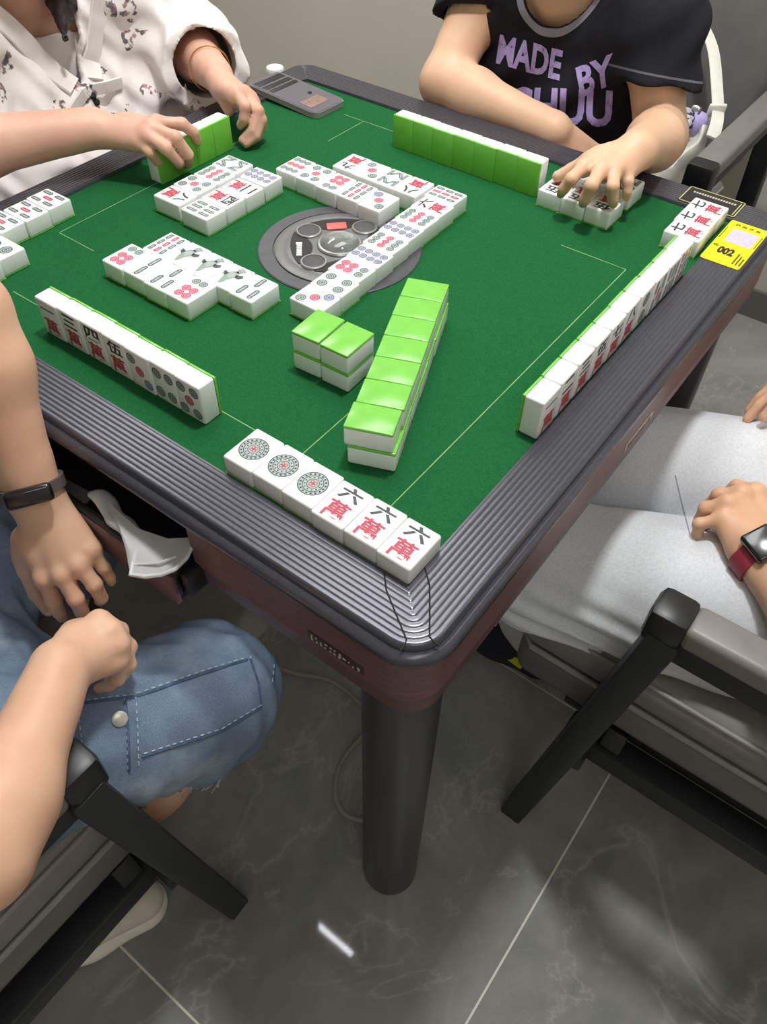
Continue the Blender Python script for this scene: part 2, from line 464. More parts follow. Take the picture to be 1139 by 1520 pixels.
# open drawer at the front left side, black tray with a brown front
d = MBox((-.4525, Y0+.004, .655), (-.4465, Y1-.004, .700), .0015)
dr = d.obj('drawer', M_apron, table)
MBox((-.4465, Y0+.006, .655), (-.31, Y1-.006, .660)).box((-.4465, Y0+.006, .66), (-.4415, Y1-.006, .704), .001).box((-.4500, Y0+.006, .7), (-.4415, Y1-.006, .7045), .001).box((-.4405, Y0+.006, .66), (-.3995, Y0+.011, .689)).box((-.4405, Y1-.011, .66), (-.3995, Y1-.006, .689)).obj('tray', M_black, dr)
MBox((-.4435, Y0-.010, .668), (-.400, Y0+.004, .700), .004).obj('drawer_runner', M_black, dr)
# legs
for sx in (-1, 1):
    for sy in (-1, 1):
        m = MBox(); r = .0415
        prof = [(0, 0), (r-.010, 0), (r-.003, .003), (r, .010), (r, .66), (r-.004, .69), (0, .69)]
        m.lathe(prof, 48)
        for k in range(0, 48, 2): pass
        o = m.obj('leg', M_leg, table, smooth=50)
        o.location = (sx*.3635, sy*.3675, 0)
# centre console
cc = MBox().lathe([(0, 0), (.1025, 0), (.1025, .0012), (.1010, .0022), (.0840, .0022), (.0836, .0006), (.0822, .0006), (.0818, .0024), (.080, .0032), (.069, .0042), (.0675, .0036), (.066, .0042), (.060, .0046), (.03, .0046), (0, .0046)], 96)
console = cc.obj('centre_console', [M_disc_dark], table, smooth=25); console.location = (0, 0, FELT)
cm = MBox().lathe([(.0818, .0026), (.080, .0034), (.069, .0045), (.0675, .0040), (.066, .0045), (.0605, .0052), (0.0, .0052)], 96)
cm.obj('console_plate', M_disc_mid, console, smooth=25)
for k in range(4):
    a = PI/4 + k*PI/2
    # lens shaped black pad across the diagonal
    P = []
    for j in range(15):
        t = -1 + 2*j/14; P.append((.060 + .0075*(1-t*t) , t*.037))
    for j in range(1, 14):
        t = 1 - 2*j/14; P.append((.060 - .020*(1-t*t)**1.0, t*.037))
    P = [(x*math.cos(a) - y*math.sin(a) - .006*math.cos(a), x*math.sin(a) + y*math.cos(a) - .006*math.sin(a)) for x, y in P]
    MBox().prism(P, .004, .0058).obj('console_pad', M_black, console)
    b = k*PI/2
    c = (.0505*math.cos(b), .0505*math.sin(b))
    rg = MBox().lathe([(.0165, .004), (.0165, .0068), (.0155, .0076), (.0140, .0076), (.0135, .006)], 36, (c[0], c[1], 0)).obj('button', M_ring, console)
    MBox().lathe([(.0136, .005), (.0136, .0068), (.011, .0078), (0, .0082)], 36, (c[0], c[1], 0)).obj('button_cap', M_button, console)
m = MBox((-.0075, -.0125, .0056), (.0075, .0125, .0066), .0006)
o = m.obj('indicator_light', M_redlamp, console); o.location = (.0315, .0305, 0); o.rotation_euler = (0, 0, PI/4)
m = MBox()
for k, (w_, p_) in enumerate([(.004, -.013), (.0034, -.008), (.004, -.003), (.003, .002), (.004, .007), (.0055, .013)]):
    m.box((-.0032 if k != 5 else -.0042, p_-w_/2, .0058), (.0032, p_+w_/2, .0062))
o = m.obj('pad_lettering', M_whiteplastic, console); o.location = (-.0395, .0325, 0); o.rotation_euler = (0, 0, math.radians(-50))
prof = [(.0275, .004), (.0285, .0065), (.027, .0085), (.0255, .0088)]
MBox().lathe(prof, 48).obj('dome_ring', M_ring, console)
MBox().lathe([(.0255, .0052)] + [(.0255*math.cos(t), .0060 + .011*math.sin(t)) for t in [PI/2*i/10 for i in range(10)]] + [(0, .017)], 48).obj('clear_dome', M_dome, console)
for i, (dx, dy, rz) in enumerate([(-.006, .007, .4), (.008, -.004, 1.1)]):
    t = thing('die', ['small white die under the clear dome, nearer the left hand discards', 'small white die under the clear dome, nearer the long discard row'][i], 'die', (dx, dy, FELT+.0054), rz)
    MBox((-.0035, -.0035, 0), (.0035, .0035, .007), .0007).obj('cube', M_whiteplastic, t)
    pm = MBox()
    for px, py in ((-.0018, -.0018), (.0018, .0018), (0, 0)):
        pm.lathe([(0, .0069), (.0006, .0069), (.0006, .0071), (0, .0071)], 10, (px, py, 0))
    pm.obj('pips', M_ink, t)

# lettering helper (built-in font turned into mesh)
def text_mesh(s, size=1.0, bold=0.0, align='CENTER'):
    c = bpy.data.curves.new('lettering', 'FONT'); c.body = s; c.size = size
    c.align_x = align; c.align_y = 'CENTER'; c.resolution_u = 3; c.offset = bold
    o = bpy.data.objects.new('lettering', c); COL.objects.link(o)
    dg = bpy.context.evaluated_depsgraph_get()
    me = bpy.data.meshes.new_from_object(o.evaluated_get(dg))
    bpy.data.objects.remove(o); bpy.data.curves.remove(c)
    return me
TXT = {}
def glyph(ch, bold):
    if (ch, bold) not in TXT:
        me = text_mesh(ch, 1.0, bold)
        v = np.array([p.co[:2] for p in me.vertices])
        TXT[(ch, bold)] = (v, [tuple(p.vertices) for p in me.polygons], v.min(0), v.max(0)); bpy.data.meshes.remove(me)
    return TXT[(ch, bold)]
def put_glyph(mb, ch, cx, cy, w, h, z, mi=0, bold=.02):
    v, fs, lo, hi = glyph(ch, bold)
    s = hi - lo; s = np.maximum(s, .02)
    if w is None: w = h*s[0]/s[1]
    if h is None: h = w*s[1]/s[0]
    vs = [mb.bm.verts.new((cx + ((p[0]-lo[0])/s[0]-.5)*w, cy + ((p[1]-lo[1])/s[1]-.5)*h, z)) for p in v]
    for f_ in fs:
        try: mb.bm.faces.new([vs[i] for i in f_]).material_index = mi
        except ValueError: pass
def put_text(mb, s, cx, cy, w, h, z, mi=0, bold=.0, slant=0):
    me = text_mesh(s, 1.0, bold)
    v = np.array([p.co[:2] for p in me.vertices]); lo = v.min(0); sz = v.max(0)-lo
    vs = [mb.bm.verts.new((cx + ((p[0]-lo[0])/sz[0]-.5)*w, cy + ((p[1]-lo[1])/sz[1]-.5)*h, z)) for p in v]
    for p in me.polygons:
        try: mb.bm.faces.new([vs[i] for i in p.vertices]).material_index = mi
        except ValueError: pass
    bpy.data.meshes.remove(me)

# yellow sticker on the right rim: x is the reading direction, +y its top
st = MBox()
P = rounded_square(.5, .05, 4); st.prism([(x*.050, y*.112) for x, y in P], 0, .0004)
sk = st.obj('yellow_sticker', M_yellow, table); sk.location = (.311, -.392, .7803); sk.rotation_euler = (0, 0, -PI/2)
sk['label'] = 'yellow printed sticker numbered 002'
MBox((-.017, -.003, .0003), (.017, .034, .0007)).obj('blank_code_panel', M_paperlilac, sk, loc=(.002, .002, 0))
tx = MBox()
for k, ch in enumerate('扫码开台'): put_glyph(tx, ch, -.0135 + .009*k, .0465, .0058, .0062, .0006)
put_text(tx, 'NO.', -.0185, -.016, .0065, .0060, .0006, bold=.05)
put_text(tx, '002', -.003, -.024, .0205, .0185, .0006, bold=.055)
for j, L_ in enumerate((.030, .026, .022)):
    for i in range(int(L_/.0022)): tx.box((.0125+.0042*j, -.048 + i*.0022, .0005), (.0145+.0042*j, -.0464 + i*.0022, .0006))
for i in range(14): tx.box((-.0235, .002+i*.0024, .0005), (-.0222, .0036+i*.0024, .0006))
for i in range(14): tx.box((.0222, .002+i*.0024, .0005), (.0235, .0036+i*.0024, .0006))
tx.obj('sticker_lettering', M_ink, sk)
# dark label framed by a yellow line on the far right corner of the rim
lb = MBox((-.0395, -.024, 0), (.0395, .024, .0003)).obj('corner_label', M_black, table)
lb.location = (.397, -.3275, .7803); lb.rotation_euler = (0, 0, -PI/2)
b = MBox()
for lo_, hi_ in (((-.039, .0215), (.039, .0228)), ((-.039, -.0228), (.039, -.0215)), ((-.039, -.0228), (-.0377, .0228)), ((.0377, -.0228), (.039, .0228)), ((.034, -.018), (.0352, .018))):
    b.box((lo_[0], lo_[1], .0003), (hi_[0], hi_[1], .0005))
b.obj('yellow_border', M_yellowink, lb)
b = MBox()
for i in range(16): b.box((-.030+i*.0038, .008, .0003), (-.0275+i*.0038, .0125, .0005))
b.obj('label_lettering', M_cream, lb)
# small name plates on the brown sides
M_plate = Mat('dark_maroon_plate', srgb(58, 42, 44), .45).vary(80, .1).m
npl = MBox((-.031, -.0004, -.0062), (.031, .0006, .0062), .0003).obj('name_plate', M_plate, table)
npl.location = (-.4243, -.335, .712); npl.rotation_euler = (0, 0, -PI/2); npl.location.x = -.4245
b = MBox()
random.seed(3)
for i in range(11):
    x = -.028 + i*.0052
    for j in range(3):
        if random.random() < .75: b.box((x + random.uniform(0, .0015), -.0009, -.0045+.003*j), (x+.0022+random.uniform(0, .0018), -.0003, -.0026+.003*j))
b.obj('plate_lettering', M_cream, npl)
wp = MBox((-.035, -.0005, -.006), (.035, .0006, .006), .0003).obj('worn_plate', M_cream, table)
wp.location = (-.0, -.4246, .708)
b = MBox()
for i in range(12): b.box((-.031+i*.0052, -.0009, -.0042 + random.uniform(-.001, .001)), (-.0278+i*.0052, -.0003, .0034+random.uniform(-.002, .001)))
b.obj('plate_lettering', M_apron, wp)
# white light strip below the table just inside the drawer side
ls = MBox((-.4015, -.305, .6610), (-.3905, -.150, .6660), .001).obj('light_strip', Mat('lit_white_strip', srgb(250, 250, 255), .5, emit=((.95, .97, 1, 1), 22.0)).m, table)
MBox((-.403, -.308, .665), (-.389, -.147, .692), .001).obj('strip_housing', M_black, ls)
# swing-out cup holder by the far corner
ch = MBox().lathe([(0, .535), (.040, .535), (.042, .538), (.042, .560), (.039, .560), (.039, .541), (0, .541)], 40, (.445, .513, 0)).obj('cup_holder', M_black, table)
MBox().bar((.42, .40, .66), (.42, .40, .54), .02, .012).bar((.42, .40, .545), (.44, .48, .545), .02, .010).obj('holder_bracket', M_black, ch)

# ------------------------------------------------------------------ mahjong tiles
TW, TL, TT = .0349, .0468, .0235
def tile_body(z0=.0021):
    return MBox((-TW/2, -TL/2, z0), (TW/2, TL/2, TT), .0024, 3).mesh('tile_body', 40)
def tile_back(z1=.0023):
    m = MBox((-TW/2, -TL/2, 0), (TW/2, TL/2, z1), 0.0)
    bmesh.ops.bevel(m.bm, geom=[e for e in m.bm.edges if not (e.verts[0].co.z > z1-.0003 and e.verts[1].co.z > z1-.0003)], offset=min(.0012, z1*.6), segments=3, profile=.5, affect='EDGES')
    return m.mesh('tile_back', 40)
ME_BODY = tile_body(.0026); ME_BODY.materials.append(M_tile)
ME_BACK = tile_back(.0028); ME_BACK.materials.append(M_tileback)
ME_BODY_UP = tile_body(.0012); ME_BODY_UP.materials.append(M_tile)
ME_BACK_UP = tile_back(.0014); ME_BACK_UP.materials.append(M_tileback)
ZF = TT + .00006
BLK, RED, PNK, GRN, FIL, BLU, BFI = range(7)
def ring_poly(m, cx, cy, r, r2, mi, z, n=22):
    A = [m.bm.verts.new((cx+r*math.cos(2*PI*k/n), cy+r*math.sin(2*PI*k/n), z)) for k in range(n)]
    if r2 <= 0: m.bm.faces.new(A).material_index = mi; return
    B = [m.bm.verts.new((cx+r2*math.cos(2*PI*k/n), cy+r2*math.sin(2*PI*k/n), z)) for k in range(n)]
    for k in range(n): m.bm.faces.new((A[k], A[(k+1) % n], B[(k+1) % n], B[k])).material_index = mi
def dot(m, x, y, r, c):
    line, fill = {'g': (GRN, FIL), 'r': (RED, PNK), 'b': (BLU, BFI)}[c]
    x *= .001; y *= .001; r *= .001
    ring_poly(m, x, y, r, 0, fill, ZF)
    ring_poly(m, x, y, r, r*.80, line, ZF+.00003)
    ring_poly(m, x, y, r*.58, r*.44, line, ZF+.00003)
    ring_poly(m, x, y, r*.2, 0, line, ZF+.00003)
def stick(m, x, y, w, l, c, ang=0):
    line, fill = {'g': (GRN, FIL), 'r': (RED, PNK), 'b': (BLU, BFI)}[c]
    def cap(w, l, mi, z):
        P = []
        r = w/2
        for k in range(9): a = PI*k/8; P.append((r*math.cos(a), l/2-r+r*math.sin(a)))
        for k in range(9): a = PI+PI*k/8; P.append((r*math.cos(a), -l/2+r+r*math.sin(a)))
        ca, sa = math.cos(ang), math.sin(ang)
        m.poly([((x+px*ca-py*sa)*.001, (y+px*sa+py*ca)*.001, z) for px, py in P], mi)
    cap(w, l, line, ZF); cap(w*.46, l-w*.54, fill, ZF+.00003)
    for s in (-.5, .5): m.poly([((x+(px*w*.5)*math.cos(ang)-(s*l*.5+py)*math.sin(ang))*.001, (y+(px*w*.5)*math.sin(ang)+(s*l*.5+py)*math.cos(ang))*.001, ZF+.00005) for px, py in ((-1, -.35), (1, -.35), (1, .35), (-1, .35))], line)
WORD = {1: 'one', 2: 'two', 3: 'three', 4: 'four', 5: 'five', 6: 'six', 7: 'seven', 8: 'eight', 9: 'nine'}
def face_mesh(code):
    m = MBox(); n = int(code[0]); k = code[1]
    if k == 'p':
        if n == 1:
            ring_poly(m, 0, 0, .0142, 0, FIL, ZF); ring_poly(m, 0, 0, .0142, .0132, BLK, ZF+.00003, 40); ring_poly(m, 0, 0, .0100, .0092, BLK, ZF+.00003, 36)
            ring_poly(m, 0, 0, .0060, .0053, BLK, ZF+.00003, 30)
            for j in range(18):
                a = 2*PI*j/18; ring_poly(m, .0116*math.cos(a), .0116*math.sin(a), .00115, 0, BLK, ZF+.00004, 8)
            for j in range(12):
                a = 2*PI*j/12; ring_poly(m, .0076*math.cos(a), .0076*math.sin(a), .00085, 0, BLK, ZF+.00004, 8)
            for j in range(4):
                a = PI/4+PI*j/2; ring_poly(m, .0024*math.cos(a), .0024*math.sin(a), .0019, .0011, RED, ZF+.00005, 12)
            ring_poly(m, 0, 0, .0010, 0, RED, ZF+.00006, 10)
        for x, y, r, c in {2: [(0, 11, 8, 'g'), (0, -11, 8, 'g')],
                3: [(-9.6, 12.5, 6.2, 'g'), (0, 0, 6.2, 'r'), (9.6, -12.5, 6.2, 'b')],
                4: [(s*8.3, t*11.5, 6.3, 'g') for s in (-1, 1) for t in (-1, 1)],
                5: [(s*8.8, t*13.2, 6.0, 'g') for s in (-1, 1) for t in (-1, 1)] + [(0, 0, 6.0, 'r')],
                6: [(s*5.6, 14, 5.3, 'g') for s in (-1, 1)] + [(s*5.6, y, 5.6, 'r') for s in (-1, 1) for y in (-1.5, -13)],
                8: [(s*6, y, 5.1, 'b') for s in (-1, 1) for y in (16.5, 5.5, -5.5, -16.5)],
                9: [(s*9.6, y, 4.9, c) for s in (-1, 0, 1) for y, c in ((14, 'g'), (0, 'r'), (-14, 'g'))]}.get(n, []): dot(m, x, y, r, c)
    if k == 's':
        if n == 1:      # a small grey-green bird
            for P, mi in (([(-3, -17), (-6, -8), (-8, 2), (-4, 9), (1, 11), (5, 7), (5, 0), (1, -7), (0, -13)], 7), ([(-1, 9), (-2, 15), (2, 18), (6, 16), (9, 13.5), (6, 12), (5, 8)], 7),
                          ([(3, 5), (10, 8), (12, 4), (9, 0), (5, 0)], GRN), ([(-6, 4), (-12, 6), (-11, 1), (-7, -2)], GRN), ([(-5, 0), (-4, 6), (1, 7), (3, 2), (0, -4)], FIL), ([(1, 14), (2, 16), (4, 15.5), (3, 13.5)], FIL)):
                m.poly([(x*.00118, (y-.5)*.00112, ZF + (.00003 if mi == FIL else 0)) for x, y in P], mi)
        L = {2: [(0, 10.6, 6.4, 20, 'g'), (0, -10.6, 6.4, 20, 'g')], 3: [(0, 11, 6.4, 19, 'g'), (-8.5, -10, 6.4, 19, 'g'), (8.5, -10, 6.4, 19, 'g')],
             5: [(s*9.5, t*11.5, 6, 17, 'g') for s in (-1, 1) for t in (-1, 1)] + [(0, 0, 6, 17, 'r')],
             6: [(s*9.5, t*10.5, 5.6, 17, 'g') for s in (-1, 0, 1) for t in (-1, 1)],
             9: [(s*9.5, t*14, 5.4, 12, 'r' if s == 0 else 'g') for s in (-1, 0, 1) for t in (-1, 0, 1)]}.get(n, [])
        for a in L: stick(m, *a)
        if n == 8:
            for t in (1, -1):
                for s in (-1, 1):
                    stick(m, s*11.5, t*10.5, 4.6, 17, 'g'); stick(m, s*4.6, t*11.5, 4.6, 15, 'g', s*t*.62)
    if k == 'm':
        NUM = {1: '一', 2: '二', 3: '三', 4: '四', 5: '伍', 6: '六', 7: '七', 8: '八', 9: '九', 0: '西'}
        w_, h_ = (.022, .0020) if n == 1 else (.0225, .0158)
        put_glyph(m, NUM[n], 0, .0122, w_, h_, ZF, BLK, .032 if n != 1 else 0)
        put_glyph(m, '萬', 0, -.0096, .0215, .0218, ZF, RED, .026)
    me = m.mesh('face_marking_' + code, norm=False)
    for mt in TM: me.materials.append(mt)
    return me
FACES = {}
def face(code):
    if code not in FACES: FACES[code] = face_mesh(code)
    return FACES[code]
def say(code):
    n, k = int(code[0]), code[1]
    if k == 'm': return 'red character below %s' % {1: 'one stroke', 2: 'two strokes', 3: 'three strokes', 4: 'four sign', 5: 'five sign', 6: 'six sign', 7: 'seven sign', 8: 'eight sign', 9: 'nine sign', 0: 'west sign'}[n]
    if code == '1p': return 'one large wheel'
    if code == '1s': return 'grey-green bird'
    if k == 'p': return WORD[n] + ' circles'
    return WORD[n] + ' bamboo sticks'
ORD = ['first', 'second', 'third', 'fourth', 'fifth', 'sixth', 'seventh', 'eighth', 'ninth', 'tenth']
def make_tile(label, group, M, code=None):
    t = thing('mahjong_tile', label, 'mahjong tile', group=group)
    loc, q, _ = M.decompose(); t.location = loc; t.rotation_euler = q.to_euler()
    up_ = (M.to_3x3() @ Vector((0, 0, 1))).z > .9
    for nm, me in (('tile_body', ME_BODY_UP if up_ else ME_BODY), ('tile_back', ME_BACK_UP if up_ else ME_BACK)) + ((('face_marking', face(code)),) if code else ()):
        o = bpy.data.objects.new(nm, me); COL.objects.link(o); o.parent = t
    return t
def jit(a): return random.uniform(-a, a)
def flat(x, y, ang, z=FELT): return Matrix.Translation((x, y, z)) @ Matrix.Rotation(ang, 4, 'Z')
def facedown(x, y, ang, z=FELT): return Matrix.Translation((x, y, z+TT)) @ Matrix.Rotation(ang, 4, 'Z') @ Matrix.Rotation(PI, 4, 'Y')
def standing(x, y, ang, z=FELT):
    """stands on its long end; printed side looks along -y of the frame turned by ang; x,y is the middle of the foot"""
    return Matrix.Translation((x, y, z)) @ Matrix.Rotation(ang, 4, 'Z') @ Matrix.Translation((0, TT/2, TL/2)) @ Matrix.Rotation(PI/2, 4, 'X')
random.seed(11)
# six open tiles beside the near corner
for i, c in enumerate(['1p', '1p', '1p', '6m', '6m', '6m']):
    where = ['left end', 'second from left', 'third from left', 'fourth from left', 'second from right', 'right end'][i]
    make_tile('flat tile with %s, %s in open near corner row' % (say(c), where), 'open tiles by the near corner', flat(-.3440+jit(.0008)+(.0015 if i < 3 else 0), -.1760-.0353*i, -PI/2+jit(.012)), c)
# seven standing tiles in front of the open drawer
for i, c in enumerate(['1m', '3m', '4m', '5m', '3p', '4p', '5p']):
    make_tile('standing tile showing %s, in row facing the open drawer' % say(c), 'standing hand facing the open drawer', standing(-.3195+jit(.0008), .1295-.0351*i, -PI/2+jit(.01)), c)
# ten standing tiles along the right rim
HB = ['1m', '2m', '3m', '5m', '7m', '8m', '2p', '5s', '6s', '9s']
for i, c in enumerate(HB):
    make_tile('standing white tile, %s from the near end of the row facing the sweatpants' % ORD[i], 'standing hand along the right rim', standing(-.1330+.0362*i, -.3545+jit(.0007), jit(.01)), c)
for i in range(3):
    where = ['nearest the far right corner', 'middle of three', 'half hidden by the standing row'][i]
    make_tile('flat white tile with red character beside the yellow sticker, ' + where, 'open tiles beside the yellow sticker', flat(.3415-.0352*i, -.3375+jit(.0008), jit(.01)), '7m')
# upright tiles before the black T-shirt, green backs to the camera
for i in range(7):
    make_tile('upright tile with lime green back, %s from the left before the black T-shirt' % ORD[i], 'green backed row before the black T-shirt', standing(.2770+jit(.0006), .0965-.0348*i, PI/2+jit(.008)), None)
for i in range(3):
    make_tile('flat white tile under the spread fingers, front row, %s' % ['left one', 'middle one', 'right one'][i], 'flat tiles under the spread hand', flat(.2705, -.1570-.0352*i, PI/2+jit(.01)), '5m')
for i in range(3):
    make_tile('flat bamboo tile in the back row under the hand, %s' % ['left one', 'middle one', 'right one'][i], 'flat tiles under the spread hand', flat(.3325, -.1560-.0354*i, PI/2+jit(.01)), ['6s', '9s', '8s'][i])
# upright tiles between the two hands at the back left
for i in range(4):
    make_tile('upright lime green backed tile between the two hands, %s from the left' % ORD[i], 'green backed row between two hands', standing(-.0080+.0350*i, .3045, PI+jit(.006)), None)
for i in range(4):
    make_tile('flat tile with five bamboo sticks on the left edge, %s counted from its right end' % ORD[i], 'open bamboo tiles on the left edge', flat(-.1695-.0357*i, .3440+jit(.0008)-(.002 if i else 0), PI+jit(.012)), '5s')
for i in range(3):
    make_tile('flat tile with two circles at the left picture edge, %s from the right' % ORD[i], 'open circle tiles at the left picture edge', flat(-.2770-.0362*i, .2935-(.003*i), PI+jit(.012)), '2p')
# discards before the standing hand by the drawer
for r_, (x, y0, st_, codes) in enumerate([(-.1980, .1620, .0360, ['6p', '2s', '3s', '6p']), (-.1505, .1440, .0360, ['9s', '1s', '1s', '1s', '3s'])]):
    for i, c in enumerate(codes):
        make_tile('discard with %s, %s from left, %s row left of console' % (say(c), ORD[i], ['nearer', 'farther'][r_]), 'discards left of the console', flat(x+jit(.001)-(.003*(i/4) if r_ else 0), y0-st_*i, -PI/2+jit(.015)), c)
# long row right of the console
for i, c in enumerate(['3p', '4p', '6p', '8p', '9p', '8p', '9p', '6m', '9s']):
    make_tile('discard with %s, %s from near end, row right of console' % (say(c), ORD[i]), 'long discard row right of the console', flat(-.1255+.0354*i, -.0668+.0018*i+jit(.0008), jit(.012)+(PI if i == 2 else 0)), c)
# discards behind the console
for r_, (x, y0, st_, codes) in enumerate([(.0960, .1540, .0366, ['9p', '5p', '6p', '9s', '3p']), (.1505, .0990, .0352, ['9m', '3p', '8s', '8m'])]):
    for i, c in enumerate(codes):
        make_tile('discard with %s, %s from left, %s row behind console' % (say(c), ORD[i], ['nearer', 'farther'][r_]), 'discards behind the console', flat(x-.0012*i*(r_ == 0)+jit(.0008), y0-st_*i, PI/2+jit(.012)), c)
# discards toward the hands holding tiles
for r_, (y, x0, st_, codes) in enumerate([(.1705, -.0650, .0358, ['6s', '0m', '2m', '8p']), (.2245, -.0620, .0358, ['8m', '5p', '9p', '8s'])]):
    for i, c in enumerate(codes):
        make_tile('discard with %s, %s from left, %s row below two hands' % (say(c), ORD[i], ['nearer', 'farther'][r_]), 'discards below the two hands', flat(x0+st_*i+(.0015 if i == 3 and r_ == 0 else 0), y+jit(.0008)-(.0015 if i == 0 and r_ else 0), PI+jit(.012)), c)
# stacked wall, two high and seven long
aw = math.radians(22.3); u = Vector((math.cos(aw), math.sin(aw), 0)); v = Vector((math.sin(aw), -math.cos(aw), 0))
for lay in (0, 1):
    for i in range(7):
        p = Vector((-.2785, -.2600, 0)) + u*(.0175+.0352*i) + v*(jit(.0008) + (.0012 if lay == 0 else 0) - (.002 if i == 0 and lay else 0))
        make_tile('green topped tile, %s from the near end, %s layer of the slanting double wall' % (ORD[i], ['lower', 'upper'][lay]), 'slanting double wall', facedown(p.x, p.y, aw+jit(.012), FELT+lay*TT), None)
for lay in (0, 1):
    for i in range(2):
        make_tile('green topped tile in the small block of four, %s layer, %s' % (['lower', 'upper'][lay], ['left', 'right'][i]), 'small block of four', facedown([-.1865, -.1855][i], [-.1235, -.1605][i], PI/2+[.06, .03][i]+jit(.01), FELT+lay*TT), None)

# ------------------------------------------------------------------ soft bodies: a small distance-field modeller
class Field:
    def __init__(self, h=.003): self.ops = []; self.h = h
    def cone(self, a, b, r1, r2=None, k=.012, flat=None, hem=None):
        """tapered capsule; flat=(axis, factor) squeezes it across an axis"""
        self.ops.append(('c', np.array(a, float), np.array(b, float), r1, r1 if r2 is None else r2, k, flat, hem)); return self
    def ell(self, c, r, k=.012, rot=None):
        self.ops.append(('e', np.array(c, float), np.array(r, float), rot, 0, k, None)); return self
    def carve(self, a, b, r1, r2=None, k=.004):
        self.ops.append(('x', np.array(a, float), np.array(b, float), r1, r1 if r2 is None else r2, k, None)); return self
    def bounds(self):
        lo = np.full(3, 9.); hi = np.full(3, -9.)
        for o in self.ops:
            if o[0] == 'x': continue
            if o[0] == 'c': l = np.minimum(o[1]-o[3], o[2]-o[4]); g = np.maximum(o[1]+o[3], o[2]+o[4])
            else: R_ = max(o[2]); l = o[1]-R_; g = o[1]+R_
            lo = np.minimum(lo, l); hi = np.maximum(hi, g)
        return lo - .03, hi + .03
    def grid(self, cut=None, disp=None, shell=None, clip=None):
        h = self.h; lo, hi = self.bounds()
        if clip: lo = np.maximum(lo, clip[0]); hi = np.minimum(hi, clip[1])
        n = np.ceil((hi-lo)/h).astype(int)+1
        D = np.full(n, .06, np.float32)
        for o in self.ops:
            k = o[5]
            if o[0] in 'cx': R_ = max(o[3], o[4]); l = np.minimum(o[1], o[2])-R_; g = np.maximum(o[1], o[2])+R_
            else: R_ = max(o[2]); l = o[1]-R_; g = o[1]+R_
            m = k + 5*h + .012
            i0 = np.clip(np.floor((l-m-lo)/h).astype(int), 0, n); i1 = np.clip(np.ceil((g+m-lo)/h).astype(int)+1, 0, n)
            if (i1 <= i0).any(): continue
            X = (lo[0]+h*np.arange(i0[0], i1[0], dtype=np.float32))[:, None, None].astype(np.float32)
            Y = (lo[1]+h*np.arange(i0[1], i1[1], dtype=np.float32))[None, :, None].astype(np.float32)
            Z = (lo[2]+h*np.arange(i0[2], i1[2], dtype=np.float32))[None, None, :].astype(np.float32)
            if o[0] in 'cx':
                a, b = o[1], o[2]; d = b-a; L2 = max(float(d@d), 1e-12)
                px, py, pz = X-np.float32(a[0]), Y-np.float32(a[1]), Z-np.float32(a[2])
                t = np.clip((px*np.float32(d[0])+py*np.float32(d[1])+pz*np.float32(d[2]))/np.float32(L2), 0, 1)
                qx, qy, qz = px-t*np.float32(d[0]), py-t*np.float32(d[1]), pz-t*np.float32(d[2])
                q2 = qx*qx+qy*qy+qz*qz
                if o[6] is not None:
                    ax, fac = o[6]; ax = np.array(ax, float); ax /= np.linalg.norm(ax)
                    s = qx*np.float32(ax[0])+qy*np.float32(ax[1])+qz*np.float32(ax[2])
                    q2 = q2 + s*s*np.float32(fac*fac-1)
                d_ = np.sqrt(np.maximum(q2, 0)) - (np.float32(o[3]) + t*np.float32(o[4]-o[3]))
            else:
                px, py, pz = X-np.float32(o[1][0]), Y-np.float32(o[1][1]), Z-np.float32(o[1][2])
                if o[3] is not None:
                    R3 = np.array(o[3]).astype(np.float32)
                    px, py, pz = (R3[0, 0]*px+R3[1, 0]*py+R3[2, 0]*pz, R3[0, 1]*px+R3[1, 1]*py+R3[2, 1]*pz, R3[0, 2]*px+R3[1, 2]*py+R3[2, 2]*pz)
                r = o[2].astype(np.float32)
                k0 = np.sqrt((px/r[0])**2+(py/r[1])**2+(pz/r[2])**2); k1 = np.sqrt((px/r[0]**2)**2+(py/r[1]**2)**2+(pz/r[2]**2)**2)
                d_ = k0*(k0-1)/np.maximum(k1, 1e-6)
            if len(o) > 7 and o[7] is not None:
                hp, hn = o[7]
                d_ = np.maximum(d_, (X-np.float32(hp[0]))*np.float32(hn[0])+(Y-np.float32(hp[1]))*np.float32(hn[1])+(Z-np.float32(hp[2]))*np.float32(hn[2]))
            sl = (slice(i0[0], i1[0]), slice(i0[1], i1[1]), slice(i0[2], i1[2]))
            cur = D[sl]
            if o[0] == 'x':
                d_ = -d_; hh = np.clip(.5-.5*(cur-d_)/k, 0, 1).astype(np.float32)
                D[sl] = cur*(1-hh)+d_*hh+k*hh*(1-hh)
                D[sl] = np.maximum(D[sl], d_)
            else:
                hh = np.clip(.5+.5*(cur-d_)/k, 0, 1).astype(np.float32)
                D[sl] = cur*(1-hh)+d_*hh-k*hh*(1-hh)
        ax = [lo[i]+h*np.arange(n[i], dtype=np.float32) for i in range(3)]
        P = (ax[0][:, None, None].astype(np.float32), ax[1][None, :, None].astype(np.float32), ax[2][None, None, :].astype(np.float32))
        if disp: D = D + disp(*P).astype(np.float32)
        if shell: D = np.maximum(D, -(D+np.float32(shell)))
        for pt, nv in (cut or []):
            nv = np.array(nv, float); nv /= np.linalg.norm(nv)
            D = np.maximum(D, ((P[0]-np.float32(pt[0]))*np.float32(nv[0])+(P[1]-np.float32(pt[1]))*np.float32(nv[1])+(P[2]-np.float32(pt[2]))*np.float32(nv[2])))
        return D, lo
    def mesh(self, name, extra=None, **kw):
        D, lo = self.grid(**kw)
        if extra: D = extra(D, lo, self.h)
        return nets(D, lo, self.h, name)

